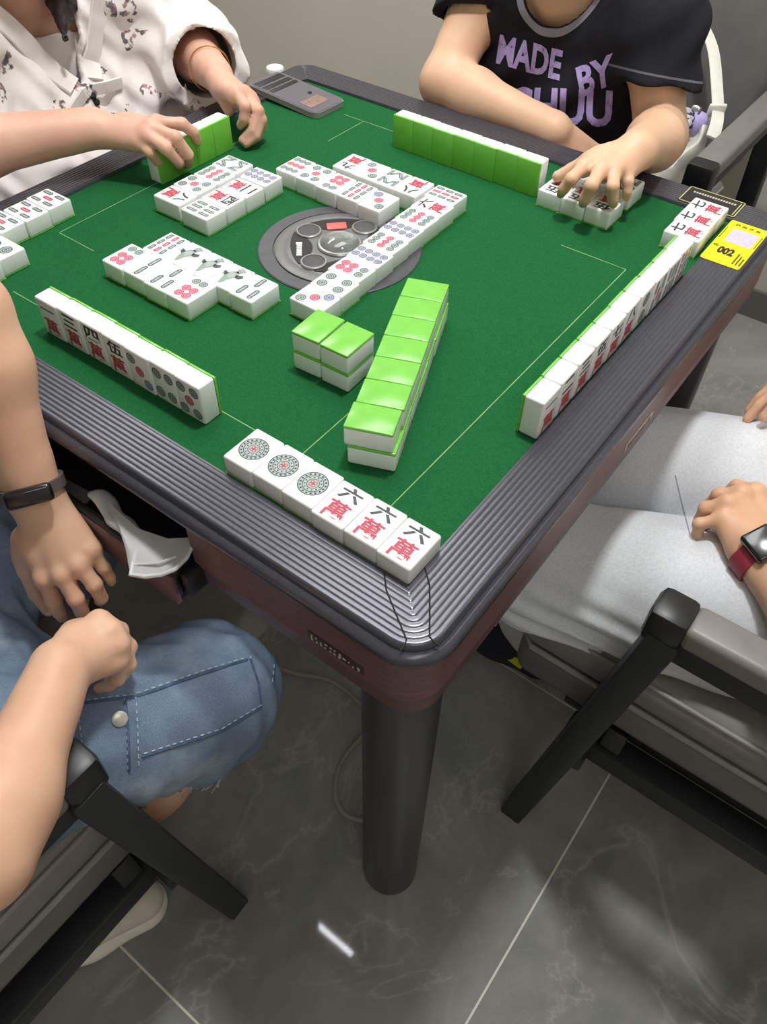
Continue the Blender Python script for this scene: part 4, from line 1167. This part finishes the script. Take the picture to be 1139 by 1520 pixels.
# ---- person in grey sweatpants (right front)
def build_sweats():
    root = person('person in light grey sweatpants with black smartwatch, fist on lap, seated right', (.122, -.709, 0))
    J = dict(pelvis=(.140, -.830, .545), chest=(.135, -.86, .84), neck=(.130, -.84, 1.02), head=(.13, -.82, 1.11), sL=(-.04, -.845, .965), sR=(.31, -.845, .965))
    eL, wL = (-0.0926, -0.7137, 0.6322), (-0.0127, -0.5856, 0.6373)
    eR, wR = (.385, -.82, .735), (.332, -.602, .705)
    F = Field(.003); nails = []
    torso(F, J); frame = head(F, J, (0, 1, -.2))
    arm(F, J['sL'], eL, wL, 1.02); arm(F, J['sR'], eR, wR)
    add_hand(F, wL, [[(0.0619, -0.5605, 0.6451), (0.0680, -0.5384, 0.6341), (0.0640, -0.5339, 0.6072)], [(0.0422, -0.5483, 0.6507), (0.0376, -0.5274, 0.6382), (0.0387, -0.5285, 0.6056)], [(0.0186, -0.5413, 0.6510), (0.0111, -0.5227, 0.6354), (0.0153, -0.5310, 0.6011)], [(0.0006, -0.5447, 0.6433), (-0.0117, -0.5253, 0.6314), (-0.0059, -0.5393, 0.6020)]], [(0.0501, -0.5786, 0.6212), (0.0726, -0.5619, 0.6189), (0.0737, -0.5469, 0.6074), (0.0670, -0.5373, 0.5944)], eL, nails, 1.02, (-.1, -.1, 1))
    fs, th = relaxed_hand(wR, (-.62, .66, -.30), (.2, .4, .9), (-.6, -.6, 0), .25)
    add_hand(F, wR, fs, th, eR, nails, 1.0, (.2, .5, .8))
    hL, kL, aL = (.045, -.80, .545), (-.068, -.375, .500), (.085, -.355, .11)
    hR, kR, aR = (.265, -.80, .55), (.135, -.365, .515), (.20, -.27, .10)
    leg(F, hL, kL, aL, (.09, -.24, .035)); leg(F, hR, kR, aR, (.20, -.15, .035))
    me = F.mesh('body'); paint(me, nails)
    place(link('body', me, [M_skinB, M_nail]), root)
    G = Field(.004); pv = V3(*J['pelvis'])
    for h_, k_, a_ in ((hL, kL, aL), (hR, kR, aR)):
        h_, k_, a_ = V3(*h_), V3(*k_), V3(*a_)
        G.cone(h_, k_, .116, .083, .04); G.cone(k_, a_+V3(0, 0, .03), .080, .060, .03)
    G.cone(pv+V3(.09, 0, 0), pv-V3(.09, 0, 0), .140, .140, .06); G.cone(pv+V3(.07, -.02, .12), pv-V3(.07, .02, -.12), .130, .130, .05)
    def disp(x, y, z):
        fold = np.exp(-((y+.47)/.10)**2)*np.exp(-((x+.13)/.06)**2)*np.exp(-((z-.475)/.055)**2)
        return .0026*np.sin(48*x+30*y+3*np.sin(30*x))*np.sin(26*z+20*y) + .0085*fold*np.sin(190*z+70*x-14*y+1)
    me = G.mesh('sweatpants', disp=disp, shell=.010, cut=[(pv+V3(0, 0, .17), (0, 0, 1))])
    pants = place(link('sweatpants', me, M_jersey), root)
    bv = BVHTree.FromPolygons([v.co for v in me.vertices], [tuple(p.vertices) for p in me.polygons])
    C0 = Vector((-.687, -.572, 1.311)); Q = []
    for t_ in range(31):
        q = Vector((0.0525, -0.4719, 0.6237)).lerp(Vector((0.0201, -0.5183, 0.5780)), t_/30)
        r = bv.ray_cast(C0, (q-C0).normalized())
        if r[0] is not None: Q.append(r[0]+r[1]*.0002)
    if len(Q) > 3: MBox().tube(Q, .0009, 6).obj('seam', Mat('grey_jersey_seam', srgb(168, 172, 178), .9).vary(200, .1).m, pants)
    plain_top(root, J, eL, eR, M_whitecloth)
    eyes_world(root, frame)
    w = V3(*wL); ax = nrm(V3(*eL)-w)
    band(root, w+ax*.014, ax, .0305, .0262, V3(-.45, -.1, .85), M_strapred, 'smartwatch', (.036, .034, .010))
    s = shoe(root, (.100, -.405, 0), (.088, -.150, 0), [M_shoenavy, M_shoenavy])
    K = MBox().box((-.004, -.024, -.011), (.004, .024, .011), .0035, 3)
    y = K.obj('heel_panel', M_shoeyellow, s); y.location = (.055, -.335, .046); y.rotation_euler = (0, .2, -.1)
    shoe(root, (.20, -.325, 0), (.205, -.075, 0), [M_shoenavy, M_shoenavy])
    return root
build_sweats()

# ---- person in the black T-shirt (back right)
def build_tee():
    root = person('person in black T-shirt with lilac lettering, leaning on the table with hand over tiles', (.90, .08, 0))
    J = dict(pelvis=(.810, .080, .545), chest=(.630, .015, .790), neck=(.580, .025, .945), head=(.550, .020, 1.045), sL=(.560, -.130, .920), sR=(.575, .155, .920))
    eR, wR = (.462, .156, .796), (.447, -.058, .783)
    eL, wL = (.520, -.196, .785), (0.3356, -0.2266, 0.8420)
    F = Field(.003); nails = []
    torso(F, J, .95); frame = head(F, J, (-1, 0, -.5))
    arm(F, J['sR'], eR, wR, .98); arm(F, J['sL'], eL, wL, .98)
    add_hand(F, wL, [[(0.2631, -0.1907, 0.8380), (0.2335, -0.1885, 0.8320), (0.2378, -0.1770, 0.8070)], [(0.2581, -0.2150, 0.8420), (0.2223, -0.2211, 0.8380), (0.2340, -0.2111, 0.8070)], [(0.2734, -0.2276, 0.8400), (0.2453, -0.2401, 0.8340), (0.2567, -0.2425, 0.8070)], [(0.2945, -0.2364, 0.8320), (0.2846, -0.2446, 0.8260), (0.2832, -0.2479, 0.8060)]], [(0.3184, -0.1992, 0.8350), (0.2891, -0.1826, 0.8320), (0.2846, -0.1664, 0.8180), (0.2750, -0.1515, 0.8080)], eL, nails, .98, (0, 0, 1))
    fs, th = relaxed_hand(wR, (.38, -.66, -.64), (-.5, -.6, .5), (-1, 0, 0), .30)
    add_hand(F, wR, fs, th, eR, nails, .95, (-.6, -.4, .6))
    hL, hR = (.81, -.01, .545), (.81, .17, .545)
    kL, kR, aL, aR = (.45, -.09, .52), (.45, .19, .52), (.52, -.10, .10), (.52, .2, .10)
    leg(F, hL, kL, aL, (.40, -.11, .035), .95); leg(F, hR, kR, aR, (.40, .21, .035), .95)
    me = F.mesh('body'); paint(me, nails)
    place(link('body', me, [M_skinD, M_nail]), root)
    T = Field(.0035); torso(T, J, .98, .016)
    ch, pv, nk = V3(*J['chest']), V3(*J['pelvis']), V3(*J['neck'])
    T.cone(ch+V3(-.035, .045, -.01), ch+V3(-.035, -.055, -.01), .078, .078, .04)
    cuts = [(pv+V3(-.02, 0, -.02), (.3, 0, -1))]
    hems = []
    for s_, e_, fr in ((J['sL'], eL, .52), (J['sR'], eR, .36)):
        s_, e_ = V3(*s_), V3(*e_); p = s_+(e_-s_)*fr; n_ = nrm(e_-s_ + (V3(0, .06, 0) if fr > .5 else V3(0, -.06, -.02)))
        T.cone(s_, s_+(e_-s_)*(fr+.3), .062, .059, .03, None, (p, n_)); hems.append((p, n_, .059))
    nc = V3(.558, .022, .937); nr_ = .056
    def extra(D, lo, h):
        X = (lo[0]+h*np.arange(D.shape[0]))[:, None, None]; Y = (lo[1]+h*np.arange(D.shape[1]))[None, :, None]; Z = (lo[2]+h*np.arange(D.shape[2]))[None, None, :]
        q = np.sqrt((X-nc[0])**2+(Y-nc[1])**2+(Z-nc[2])**2)
        D = np.maximum(D, nr_-q)
        for p, n, r_ in hems:      # open the sleeve ends
            d = (X-p[0])*n[0]+(Y-p[1])*n[1]+(Z-p[2])*n[2]
            rr = np.sqrt(np.maximum((X-p[0])**2+(Y-p[1])**2+(Z-p[2])**2-d*d, 0))
            D = np.maximum(D, -np.maximum(rr-(r_-.012), np.abs(d+.004)-.014))
        return D.astype(np.float32)
    def disp(x, y, z): return .0028*np.sin(60*z+22*y+4*np.sin(20*y))*np.sin(30*y+15*z) + .002*np.sin(95*z-40*x+50*y)
    me = T.mesh('tee_shirt', disp=disp, shell=.008, cut=cuts, extra=extra)
    # collar rib and hem stitching as bands of the knit, placed by distance
    w = W_tee
    def vdist(p):
        n_ = w.N.new('ShaderNodeVectorMath'); n_.operation = 'DISTANCE'; w.L.new(w.co, n_.inputs[0]); n_.inputs[1].default_value = tuple(p); return n_.outputs['Value']
    fac = w.math('LESS_THAN', w.math('ABSOLUTE', w.math('SUBTRACT', vdist(nc), nr_+.008)), .0050)
    col_ = w.mix(fac, teecol, srgb(150, 146, 160))
    for p, nv, _r in hems:
        n_ = w.N.new('ShaderNodeVectorMath'); n_.operation = 'DOT_PRODUCT'; w.L.new(w.co, n_.inputs[0]); n_.inputs[1].default_value = tuple(nv)
        dd = w.math('ABSOLUTE', w.math('ADD', n_.outputs['Value'], -float(np.dot(p, nv))+.012))
        f1 = w.math('MULTIPLY', w.math('LESS_THAN', dd, .0014), w.math('LESS_THAN', vdist(p), .082))
        col_ = w.mix(f1, col_, srgb(104, 104, 112))
    w.color(col_)
    tee = place(link('tee_shirt', me, M_tee), root)
    # lettering wrapped on the front
    bv = BVHTree.FromPolygons([v.co for v in me.vertices], [tuple(p.vertices) for p in me.polygons])
    def word(s_, p00, p10, p01, p11):
        """quad corners lower left, lower right, upper left, upper right"""
        m = MBox(); t = text_mesh(s_, 1.0, .035)
        b = bmesh.new(); b.from_mesh(t); bmesh.ops.triangulate(b, faces=b.faces[:])
        for _ in range(3): bmesh.ops.subdivide_edges(b, edges=[e for e in b.edges if e.calc_length() > .10], cuts=1); bmesh.ops.triangulate(b, faces=b.faces[:])
        xs = [v.co.x for v in b.verts]; ys = [v.co.y for v in b.verts]; x0, x1, y0, y1 = min(xs), max(xs), min(ys), max(ys)
        P = [Vector(p) for p in (p00, p10, p01, p11)]; C0 = Vector((-.687, -.572, 1.311))
        ok = True
        for v in b.verts:
            uu, vv = (v.co.x-x0)/(x1-x0), (v.co.y-y0)/(y1-y0)
            q = (P[0]*(1-uu)+P[1]*uu)*(1-vv) + (P[2]*(1-uu)+P[3]*uu)*vv
            r = bv.ray_cast(C0, (q-C0).normalized())
            v.co = (r[0]+r[1]*.0012) if r[0] is not None else q
        me2 = bpy.data.meshes.new('lettering'); b.to_mesh(me2); b.free(); bpy.data.meshes.remove(t)
        o = link('lettering', me2, M_lilac); o.parent = tee; o['label'] = 'lilac word ' + s_ + ' on the chest'
        return o
    for wd in TEE_WORDS: word(*wd)
    G = Field(.005)
    for h_, k_, a_ in ((hL, kL, aL), (hR, kR, aR)):
        G.cone(h_, k_, .098, .072, .03); G.cone(k_, V3(*a_)+V3(0, 0, .03), .068, .05, .03)
    G.cone(pv+V3(0, .08, 0), pv-V3(0, .08, 0), .125, .125, .05)
    place(link('trousers', G.mesh('trousers', shell=.012, cut=[(pv+V3(0, 0, .09), (0, 0, 1))]), M_trouser), root)
    eyes_world(root, frame)
    shoe(root, (.56, -.10, 0), (.32, -.115, 0), [M_shoewhite, M_shoesole]); shoe(root, (.56, .2, 0), (.32, .215, 0), [M_shoewhite, M_shoesole])
TEE_WORDS = [('MADE', (0.5300, 0.1017, 0.8186), (0.5300, -0.0135, 0.8196), (0.5300, 0.1006, 0.8619), (0.5300, -0.0116, 0.8623)),
             ('BY', (0.5300, -0.0544, 0.8049), (0.5300, -0.1028, 0.8391), (0.5300, -0.0364, 0.8434), (0.5300, -0.0908, 0.8770)),
             ('CHUU', (0.5300, 0.0692, 0.7318), (0.5300, -0.1134, 0.7768), (0.5300, 0.0721, 0.7909), (0.5300, -0.1023, 0.8285))]
build_tee()

# ---- person in the white printed shirt (back left)
def build_shirt():
    root = person('person in loose white printed shirt, both hands on upright green tiles', (.03, .80, 0))
    J = dict(pelvis=(.04, .85, .545), chest=(.055, .700, .780), neck=(.050, .650, .950), head=(.05, .60, 1.05), sL=(.205, .650, .920), sR=(-.110, .655, .920))
    eL, wL = (.300, .575, .800), (0.1946, 0.3959, 0.8280)
    eR, wR = (-.235, .490, .835), (-0.0526, 0.3778, 0.8380)
    F = Field(.003); nails = []
    torso(F, J, .97); frame = head(F, J, (0, -1, -.6))
    arm(F, J['sL'], eL, wL, .98); arm(F, J['sR'], eR, wR, 1.0)
    add_hand(F, wR, [[(-0.0000, 0.3127, 0.8450), (0.0260, 0.2925, 0.8400), (0.0462, 0.2906, 0.8100)], [(-0.0156, 0.3061, 0.8450), (-0.0048, 0.2735, 0.8380), (0.0179, 0.2848, 0.7900)], [(-0.0265, 0.3060, 0.8400), (-0.0228, 0.2744, 0.8300), (0.0075, 0.2918, 0.7880)], [(-0.0355, 0.3142, 0.8320), (-0.0332, 0.2964, 0.8220), (-0.0122, 0.3092, 0.7940)]], [(-0.0093, 0.3776, 0.8280), (0.0207, 0.3700, 0.8200), (0.0444, 0.3603, 0.8100), (0.0602, 0.3495, 0.8000)], eR, nails, 1.0, (0, -.3, 1))
    add_hand(F, wL, [[(0.1412, 0.3028, 0.8420), (0.1337, 0.2790, 0.8320), (0.1271, 0.2863, 0.8060)], [(0.1555, 0.3013, 0.8380), (0.1507, 0.2715, 0.8220), (0.1223, 0.2807, 0.7880)], [(0.1621, 0.2955, 0.8300), (0.1525, 0.2683, 0.8100), (0.1227, 0.2737, 0.7840)], [(0.1622, 0.2901, 0.8220), (0.1565, 0.2720, 0.8000), (0.1326, 0.2752, 0.7820)]], [(0.1750, 0.3686, 0.8250), (0.1572, 0.3448, 0.8220), (0.1461, 0.3293, 0.8180), (0.1412, 0.3217, 0.8120)], eL, nails, 1.0, (.3, -.3, 1))
    hL, hR = (.14, .83, .545), (-.06, .83, .545)
    kL, kR, aL, aR = (.17, .46, .52), (-.07, .46, .52), (.18, .52, .10), (-.08, .52, .10)
    leg(F, hL, kL, aL, (.18, .40, .035), .95); leg(F, hR, kR, aR, (-.08, .40, .035), .95)
    me = F.mesh('body'); paint(me, nails)
    place(link('body', me, [M_skinC, M_nail]), root)
    ch, pv, nk = V3(*J['chest']), V3(*J['pelvis']), V3(*J['neck'])
    T = Field(.004); torso(T, J, 1.05, .030)
    T.cone(ch+V3(.05, -.02, -.02), ch+V3(-.05, -.02, -.02), .090, .090, .05)
    T.cone(ch+V3(.10, -.08, -.09), ch+V3(-.14, -.10, -.09), .105, .115, .06)
    T.cone(ch+V3(.17, -.06, -.02), ch+V3(.15, -.08, -.13), .08, .10, .05)
    hems = []
    for s_, e_, w_, fr in ((J['sL'], eL, wL, .62), (J['sR'], eR, wR, .10)):
        s_, e_, w_ = V3(*s_), V3(*e_), V3(*w_)
        p = e_+(w_-e_)*fr; n_ = nrm(w_-e_)
        T.cone(s_, e_, .078, .074, .04); T.cone(e_+V3(0, 0, -.005), e_+(w_-e_)*(fr+.35)+V3(0, 0, -.006), .072, .062, .03, None, (p, n_)); hems.append((p, n_, .062))
    vtop = V3(.050, .600, .960); vlow = V3(.072, .560, .812)
    def extra(D, lo, h):
        X = (lo[0]+h*np.arange(D.shape[0]))[:, None, None]; Y = (lo[1]+h*np.arange(D.shape[1]))[None, :, None]; Z = (lo[2]+h*np.arange(D.shape[2]))[None, None, :]
        # V neck: wedge widening upward
        t = np.clip((Z-vlow[2])/(vtop[2]-vlow[2]), -1, 1.6)
        half = .004 + .082*np.maximum(t, 0)
        wedge = np.abs(X-(vlow[0]+(vtop[0]-vlow[0])*t)) - half
        wedge = np.maximum(np.maximum(wedge, vlow[2]-Z), Y-(nk[1]+.02))
        D = np.maximum(D, -wedge)
        q = np.sqrt((X-nk[0])**2+(Y-nk[1])**2+(Z-nk[2]-.01)**2); D = np.maximum(D, .068-q)
        for p, n, r_ in hems:      # open the sleeve ends
            d = (X-p[0])*n[0]+(Y-p[1])*n[1]+(Z-p[2])*n[2]
            rr = np.sqrt(np.maximum((X-p[0])**2+(Y-p[1])**2+(Z-p[2])**2-d*d, 0))
            D = np.maximum(D, -np.maximum(rr-(r_-.012), np.abs(d+.004)-.014))
        return D.astype(np.float32)
    def disp(x, y, z): return .0045*np.sin(42*x+14*z+3*np.sin(26*z))*np.sin(18*z+11*x+1) + .0036*np.sin(88*x-35*z+30*y+2*np.sin(30*y)) + .0026*np.sin(120*z+70*x-60*y+2*np.sin(50*x))
    me = T.mesh('printed_shirt', disp=disp, shell=.010, cut=[(pv+V3(0, 0, -.02), (0, 0, -1))], extra=extra)
    sh = place(link('printed_shirt', me, M_shirt), root)
    # rolled cuffs
    U_ = Field(.004); torso(U_, J, 1.0, .012)
    me = U_.mesh('inner_top', shell=.008, cut=[((.06, .625, .878), (0, -.7, 1)), (ch+V3(0, 0, -.05), (0, 0, -1))])
    place(link('inner_top', me, M_whitecloth), root)
    bv = BVHTree.FromPolygons([v.co for v in sh.data.vertices], [tuple(p.vertices) for p in sh.data.polygons])
    def on(x, z, y0=.2):
        r = bv.ray_cast(Vector((x, y0, z+.12)), Vector((0, 1, -.35)).normalized())
        return r[0]+r[1]*.003 if r[0] is not None else None
    # lapel edges, tie and cord with dark beads
    for s_ in (-1, 1):
        P = []
        for i in range(12):
            t = .05+.95*i/11; q = on(vlow[0]+s_*(.004+.082*t+.012), vlow[2]+(vtop[2]-vlow[2])*t)
            if q is not None: P.append(q)
        if len(P) > 2: MBox().tube(P, .006, 8, flat=(.030, .006, (1, 0, .2))).obj('lapel', M_whitecloth, sh)
    base = on(vlow[0], vlow[2]-.004)
    if base is not None:
        for dx, dz in ((-.05, -.020), (.055, -.004)):
            P = [base, base+Vector((dx*.4, -.012, abs(dz)*.2)), base+Vector((dx, -.006, dz))]
            MBox().tube(P, .004, 8, flat=(.018, .005, (0, 0, 1))).obj('tie_loop', M_shirt, sh)
        k = MBox()
        for i in range(5):
            q = on(vlow[0]+.004*math.sin(i*2), vlow[2]-.012-.011*i)
            if q is not None: k.lathe([(0, -.0055), (.004, -.004), (.0055, 0), (.004, .004), (0, .0055)], 12, tuple(q))
        k.obj('bead_cord', M_ink, sh)
    G = Field(.005)
    for h_, k_, a_ in ((hL, kL, aL), (hR, kR, aR)):
        G.cone(h_, k_, .095, .072, .03); G.cone(k_, V3(*a_)+V3(0, 0, .03), .068, .05, .03)
    G.cone(pv+V3(.08, 0, 0), pv-V3(.08, 0, 0), .122, .122, .05)
    place(link('trousers', G.mesh('trousers', shell=.012, cut=[(pv+V3(0, 0, .09), (0, 0, 1))]), M_trouser), root)
    c, f, up, sd = frame
    locks = [([c+V3(.03, -.02, .03), c+V3(.045, -.05, -.06), (0.0929, 0.5966, 0.9350), (0.0705, 0.5713, 0.9150), (0.0594, 0.5576, 0.8980), (0.0459, 0.5417, 0.8820)], .0150),
             ([c+V3(.05, .02, .03), c+V3(.05, -.03, -.06), (0.1067, 0.5844, 0.9300), (0.0962, 0.5755, 0.9100), (0.0751, 0.5620, 0.8950)], .0130),
             ([c+V3(.02, -.02, .03), c+V3(.03, -.05, -.06), (0.0831, 0.6083, 0.9350), (0.0728, 0.5955, 0.9150), (0.0632, 0.5689, 0.9000)], .0110)]
    eyes_world(root, frame, locks)
    for x in (.175, -.078): shoe(root, (x, .57, 0), (x, .33, 0), [M_shoewhite, M_shoesole])
    # thin wrist chain
    w = V3(*wL); e = V3(*eL); ax = nrm(e-w); cc_ = w+ax*.045
    x_ = nrm(np.cross(ax, V3(0, 0, 1))); y_ = np.cross(ax, x_)
    P = [cc_+x_*.0315*math.cos(t)+y_*.0315*math.sin(t)+ax*.004*math.sin(2*t) for t in [2*PI*i/28 for i in range(29)]]
    o = MBox().tube(P, .0012, 6).obj('bracelet', Mat('gold_chain', srgb(206, 160, 90), .3, metal=.8).vary(100, .05).m); place(o, root)
build_shirt()

# ------------------------------------------------------------------ small things
# phone in a clear case lying on the far corner
ph = thing('smartphone', 'dark smartphone in clear case lying on the far table corner', 'phone', (.3020, .3330, .7835))
ph.rotation_euler = (math.radians(2.6), 0, math.radians(-2))
MBox().prism([(x*.036/.5, y*.0745/.5) for x, y in rounded_square(.5, .12, 5)], -.0045, .0035).obj('clear_case', Mat('clear_case_film', srgb(176, 172, 168), .25, alpha=.6).m, ph)
MBox().prism([(x*.0345/.5, y*.073/.5) for x, y in rounded_square(.5, .11, 5)], -.004, .0042).obj('phone_body', Mat('mauve_grey_phone', srgb(98, 92, 99), .4).vary(20, .06).m, ph)
b = MBox()
for y0, y1 in ((.052, .066), (.036, .047), (.022, .032)): b.box((-.030, y0, .0038), (.030, y1, .0047), .0004)
b.obj('dark_band', M_black, ph)
MBox().box((-.026, -.056, .0040), (.016, -.030, .0048), .0006).obj('peach_patch', Mat('peach_print', srgb(138, 112, 96), .5).vary(120, .25).m, ph)
MBox().lathe([(0, .004), (.0034, .004), (.0034, .0056), (0, .0058)], 18, (.012, -.018, 0)).obj('camera_lens', M_ink, ph)
# drink bottle in the cup holder, only its white cap shows over the rim
bt = thing('drink_bottle', 'drink bottle with round white cap just behind the far table corner', 'bottle', (.445, .513, .5415))
MBox().lathe([(0, 0), (.030, 0), (.032, .004), (.032, .13), (.029, .150), (.016, .174), (.0155, .188), (0, .188)], 36).obj('bottle_body', Mat('clear_bottle', srgb(210, 220, 222), .15, trans=.6).m, bt)
MBox().lathe([(0, .186), (.0160, .186), (.0164, .190), (.0164, .199), (.0152, .2012), (0, .2015)], 36).obj('cap', M_whiteplastic, bt)
# plastic bag of tissues and bits in the open drawer
pk = thing('plastic_bag', 'crumpled clear plastic bag hanging out of the open drawer', 'bag', (-.44, -.11, .704))
F = Field(.0025)
A = [(-0.4264, -0.0302, 0.7099), (-0.4371, -0.0698, 0.7063), (-0.4432, -0.1125, 0.7057), (-0.4452, -0.1407, 0.7047)]
for a, b_ in zip(A, A[1:]): F.cone(a, b_, .0115, .0125, .008, ((.55, .25, .8), 2.2))
if False: F.cone((-0.4346, -0.0806, 0.7119), (-0.4288, -0.1389, 0.7117), .010, .014, .01)
me = F.mesh('tissue', disp=lambda x, y, z: .0018*np.sin(130*x+90*z)*np.sin(110*y+40*x)+.0006*np.sin(320*x-300*y))
place(link('tissue_pack', me, M_plasticfill), pk)
m = MBox()
sheet = [[(-0.4322, -0.0508, 0.7192), (-0.4375, -0.1009, 0.7194), (-0.4286, -0.1335, 0.7198), (-0.4131, -0.1546, 0.7226)], [(-0.4395, -0.0647, 0.7204), (-0.4507, -0.1179, 0.7175), (-0.4427, -0.1476, 0.7161), (-0.4233, -0.1631, 0.7218)],
         [(-0.4480, -0.0869, 0.7191), (-0.4633, -0.1234, 0.7139), (-0.4531, -0.1489, 0.7134), (-0.4380, -0.1628, 0.7170)], [(-0.4583, -0.1061, 0.7129), (-0.4743, -0.1286, 0.7089), (-0.4612, -0.1525, 0.7113), (-0.4507, -0.1626, 0.7136)]]
vs = [[m.bm.verts.new(p) for p in r] for r in sheet]
for i in range(3):
    for j in range(3): m.bm.faces.new((vs[i][j], vs[i][j+1], vs[i+1][j+1], vs[i+1][j]))
bmesh.ops.subdivide_edges(m.bm, edges=m.bm.edges[:], cuts=4, use_grid_fill=True, smooth=.3)
bmesh.ops.solidify(m.bm, geom=m.bm.faces[:], thickness=.0007)
film = place(m.obj('film', M_plastic, None, 60), pk)
hem_ = [(-0.4436, -0.1083, 0.7154), (-0.4620, -0.1205, 0.7124), (-0.4750, -0.1295, 0.7093), (-0.4691, -0.1427, 0.7107), (-0.4589, -0.1550, 0.7130), (-0.4483, -0.1627, 0.7165), (-0.4342, -0.1641, 0.7203), (-0.4146, -0.1563, 0.7233)]
MBox().tube(hem_, .0022, 8).tube([(-0.4659, -0.1257, 0.7123), (-0.4530, -0.1463, 0.7175), (-0.4391, -0.1559, 0.7210)], .0014, 8).obj('film_fold', M_plasticfill, film)
bk = thing('tile_box', 'small black box at the right end of the open drawer', 'box', (-.438, -.147, .705))
MBox().box((-.012, -.010, -.012), (.012, .010, .006), .003).obj('box_body', M_black, bk)
cd = thing('card_strip', 'grey card strip lying inside the open drawer', 'card', (-.425, .06, .662), .1)
MBox().box((-.011, -.045, 0), (.011, .045, .002), .0005).obj('card', Mat('grey_card', srgb(120, 118, 118), .5).vary(60, .1).m, cd)
# power cable on the floor
def curve_pts(P, n=8):
    P = [Vector(p) for p in P]; Q = []
    for i in range(len(P)-1):
        p0, p1, p2, p3 = P[max(i-1, 0)], P[i], P[i+1], P[min(i+2, len(P)-1)]
        for k in range(n):
            t = k/n; Q.append(.5*((2*p1)+(p2-p0)*t+(2*p0-5*p1+4*p2-p3)*t*t+(3*p1-p0-3*p2+p3)*t**3))
    return Q+[P[-1]]
cab = curve_pts([(-0.2248, 0.1338, 0.0045), (-0.2081, 0.0280, 0.0045), (-0.1937, -0.0259, 0.0045), (-0.1666, -0.0843, 0.0045), (-0.1686, -0.1490, 0.0045), (-0.1806, -0.1980, 0.0045), (-0.2208, -0.1974, 0.0045), (-0.2735, -0.1989, 0.0045), (-0.3124, -0.2156, 0.0045), (-0.3360, -0.2406, 0.0045), (-0.3395, -0.2689, 0.0045), (-0.3243, -0.2962, 0.0045), (-0.2857, -0.3253, 0.0045)])
tag(MBox().tube(cab, .0042, 10).obj('power_cable', M_cable), 'thin grey cable curling on the floor behind the near table leg', 'cable')
# white handbag on the chair of the person in the T-shirt
bag = thing('handbag', 'white leather handbag with buckled strap hanging on the dark chair', 'handbag', (.93, -.075, .475))
F = Field(.004)
fd = V3(-1, 0, 0); rd = V3(0, 1, 0)
bc = V3(.885, -.110, 0)
a0, b0 = bc - fd*.075, bc + fd*.075
F.cone(a0+V3(0, 0, .535), b0+V3(0, 0, .535), .060, .060, .03, (rd, 1.45)); F.cone(a0+V3(0, 0, .600), b0+V3(0, 0, .600), .052, .052, .05, (rd, 1.35))
F.cone(a0+V3(0, 0, .625), a0+V3(0, 0, .660), .020, .014, .03)
F.carve(a0+V3(0, 0, .640)+fd*.03, b0+V3(0, 0, .640), .036, .036, .008)
me = F.mesh('bag_body', disp=lambda x, y, z: .002*np.sin(60*y+40*z)+.0015*np.sin(110*z+50*x))
place(link('bag_body', me, M_bag), bag)
st_ = [(0.9189, -0.1706, 0.6400), (0.9835, -0.1509, 0.6550), (1.0497, -0.1100, 0.6900), (1.1033, -0.0708, 0.7220), (1.1286, -0.0334, 0.7480), (1.1256, -0.0061, 0.7650), (1.1015, 0.0118, 0.7720), (1.0372, 0.0062, 0.7650), (0.9379, -0.0311, 0.7400)]
st_ = curve_pts(st_, 6)
MBox().tube(st_, .003, 12, flat=(.026, .0045, (-.5, .5, .1))).obj('strap', M_bag, bag)
for o in [o for o in bag.children if o.name.startswith('strap')]: o.matrix_parent_inverse = Matrix.Translation(bag.location).inverted()
q = Vector((0.9929, -0.1427, 0.6600)); 
m = MBox().box((-.004, -.017, -.013), (.004, .017, .013), .003, 3)
m.box((-.0045, -.012, -.045), (.0035, .012, -.010), .003, 3)
o = m.obj('buckle', M_bag, bag); o.location = q - bag.location; o.rotation_euler = (0, -.15, math.radians(38))
p = thing('pouch', 'small round lilac pouch inside the white handbag', 'pouch', (0.9654, -0.1204, 0.6400))
MBox().lathe([(0, -.021), (.013, -.019), (.020, -.008), (.021, .005), (.0145, .016), (.005, .021), (0, .0215)], 28).obj('pouch_body', Mat('lilac_plush', srgb(178, 164, 216), .9).vary(200, .1).m, p)
MBox().tube([(-.009, 0, .018), (0, 0, .027), (.009, 0, .018)], .0022, 8).obj('loop', M_black, p)
p = thing('scarf', 'folded dark scarf with pale spots inside the white handbag', 'scarf', (0.9402, -0.0987, 0.6400))
g_ = Mat('spotted_scarf_cloth', srgb(40, 38, 48), .9); g_.color(g_.ramp(g_.noise(95, 2), [(.48, srgb(40, 38, 48)), (.56, srgb(190, 186, 200))]))
F = Field(.003); F.cone((-.02, 0, -.015), (.02, .006, -.01), .018, .018, .01); F.cone((-.012, -.01, .004), (.014, -.006, .010), .014, .012, .01); F.cone((0, .010, .008), (.008, .004, .020), .011, .009, .01)
link('cloth', F.mesh('cloth', disp=lambda x, y, z: .002*np.sin(300*x+150*z)*np.sin(200*y)), g_.m, p)
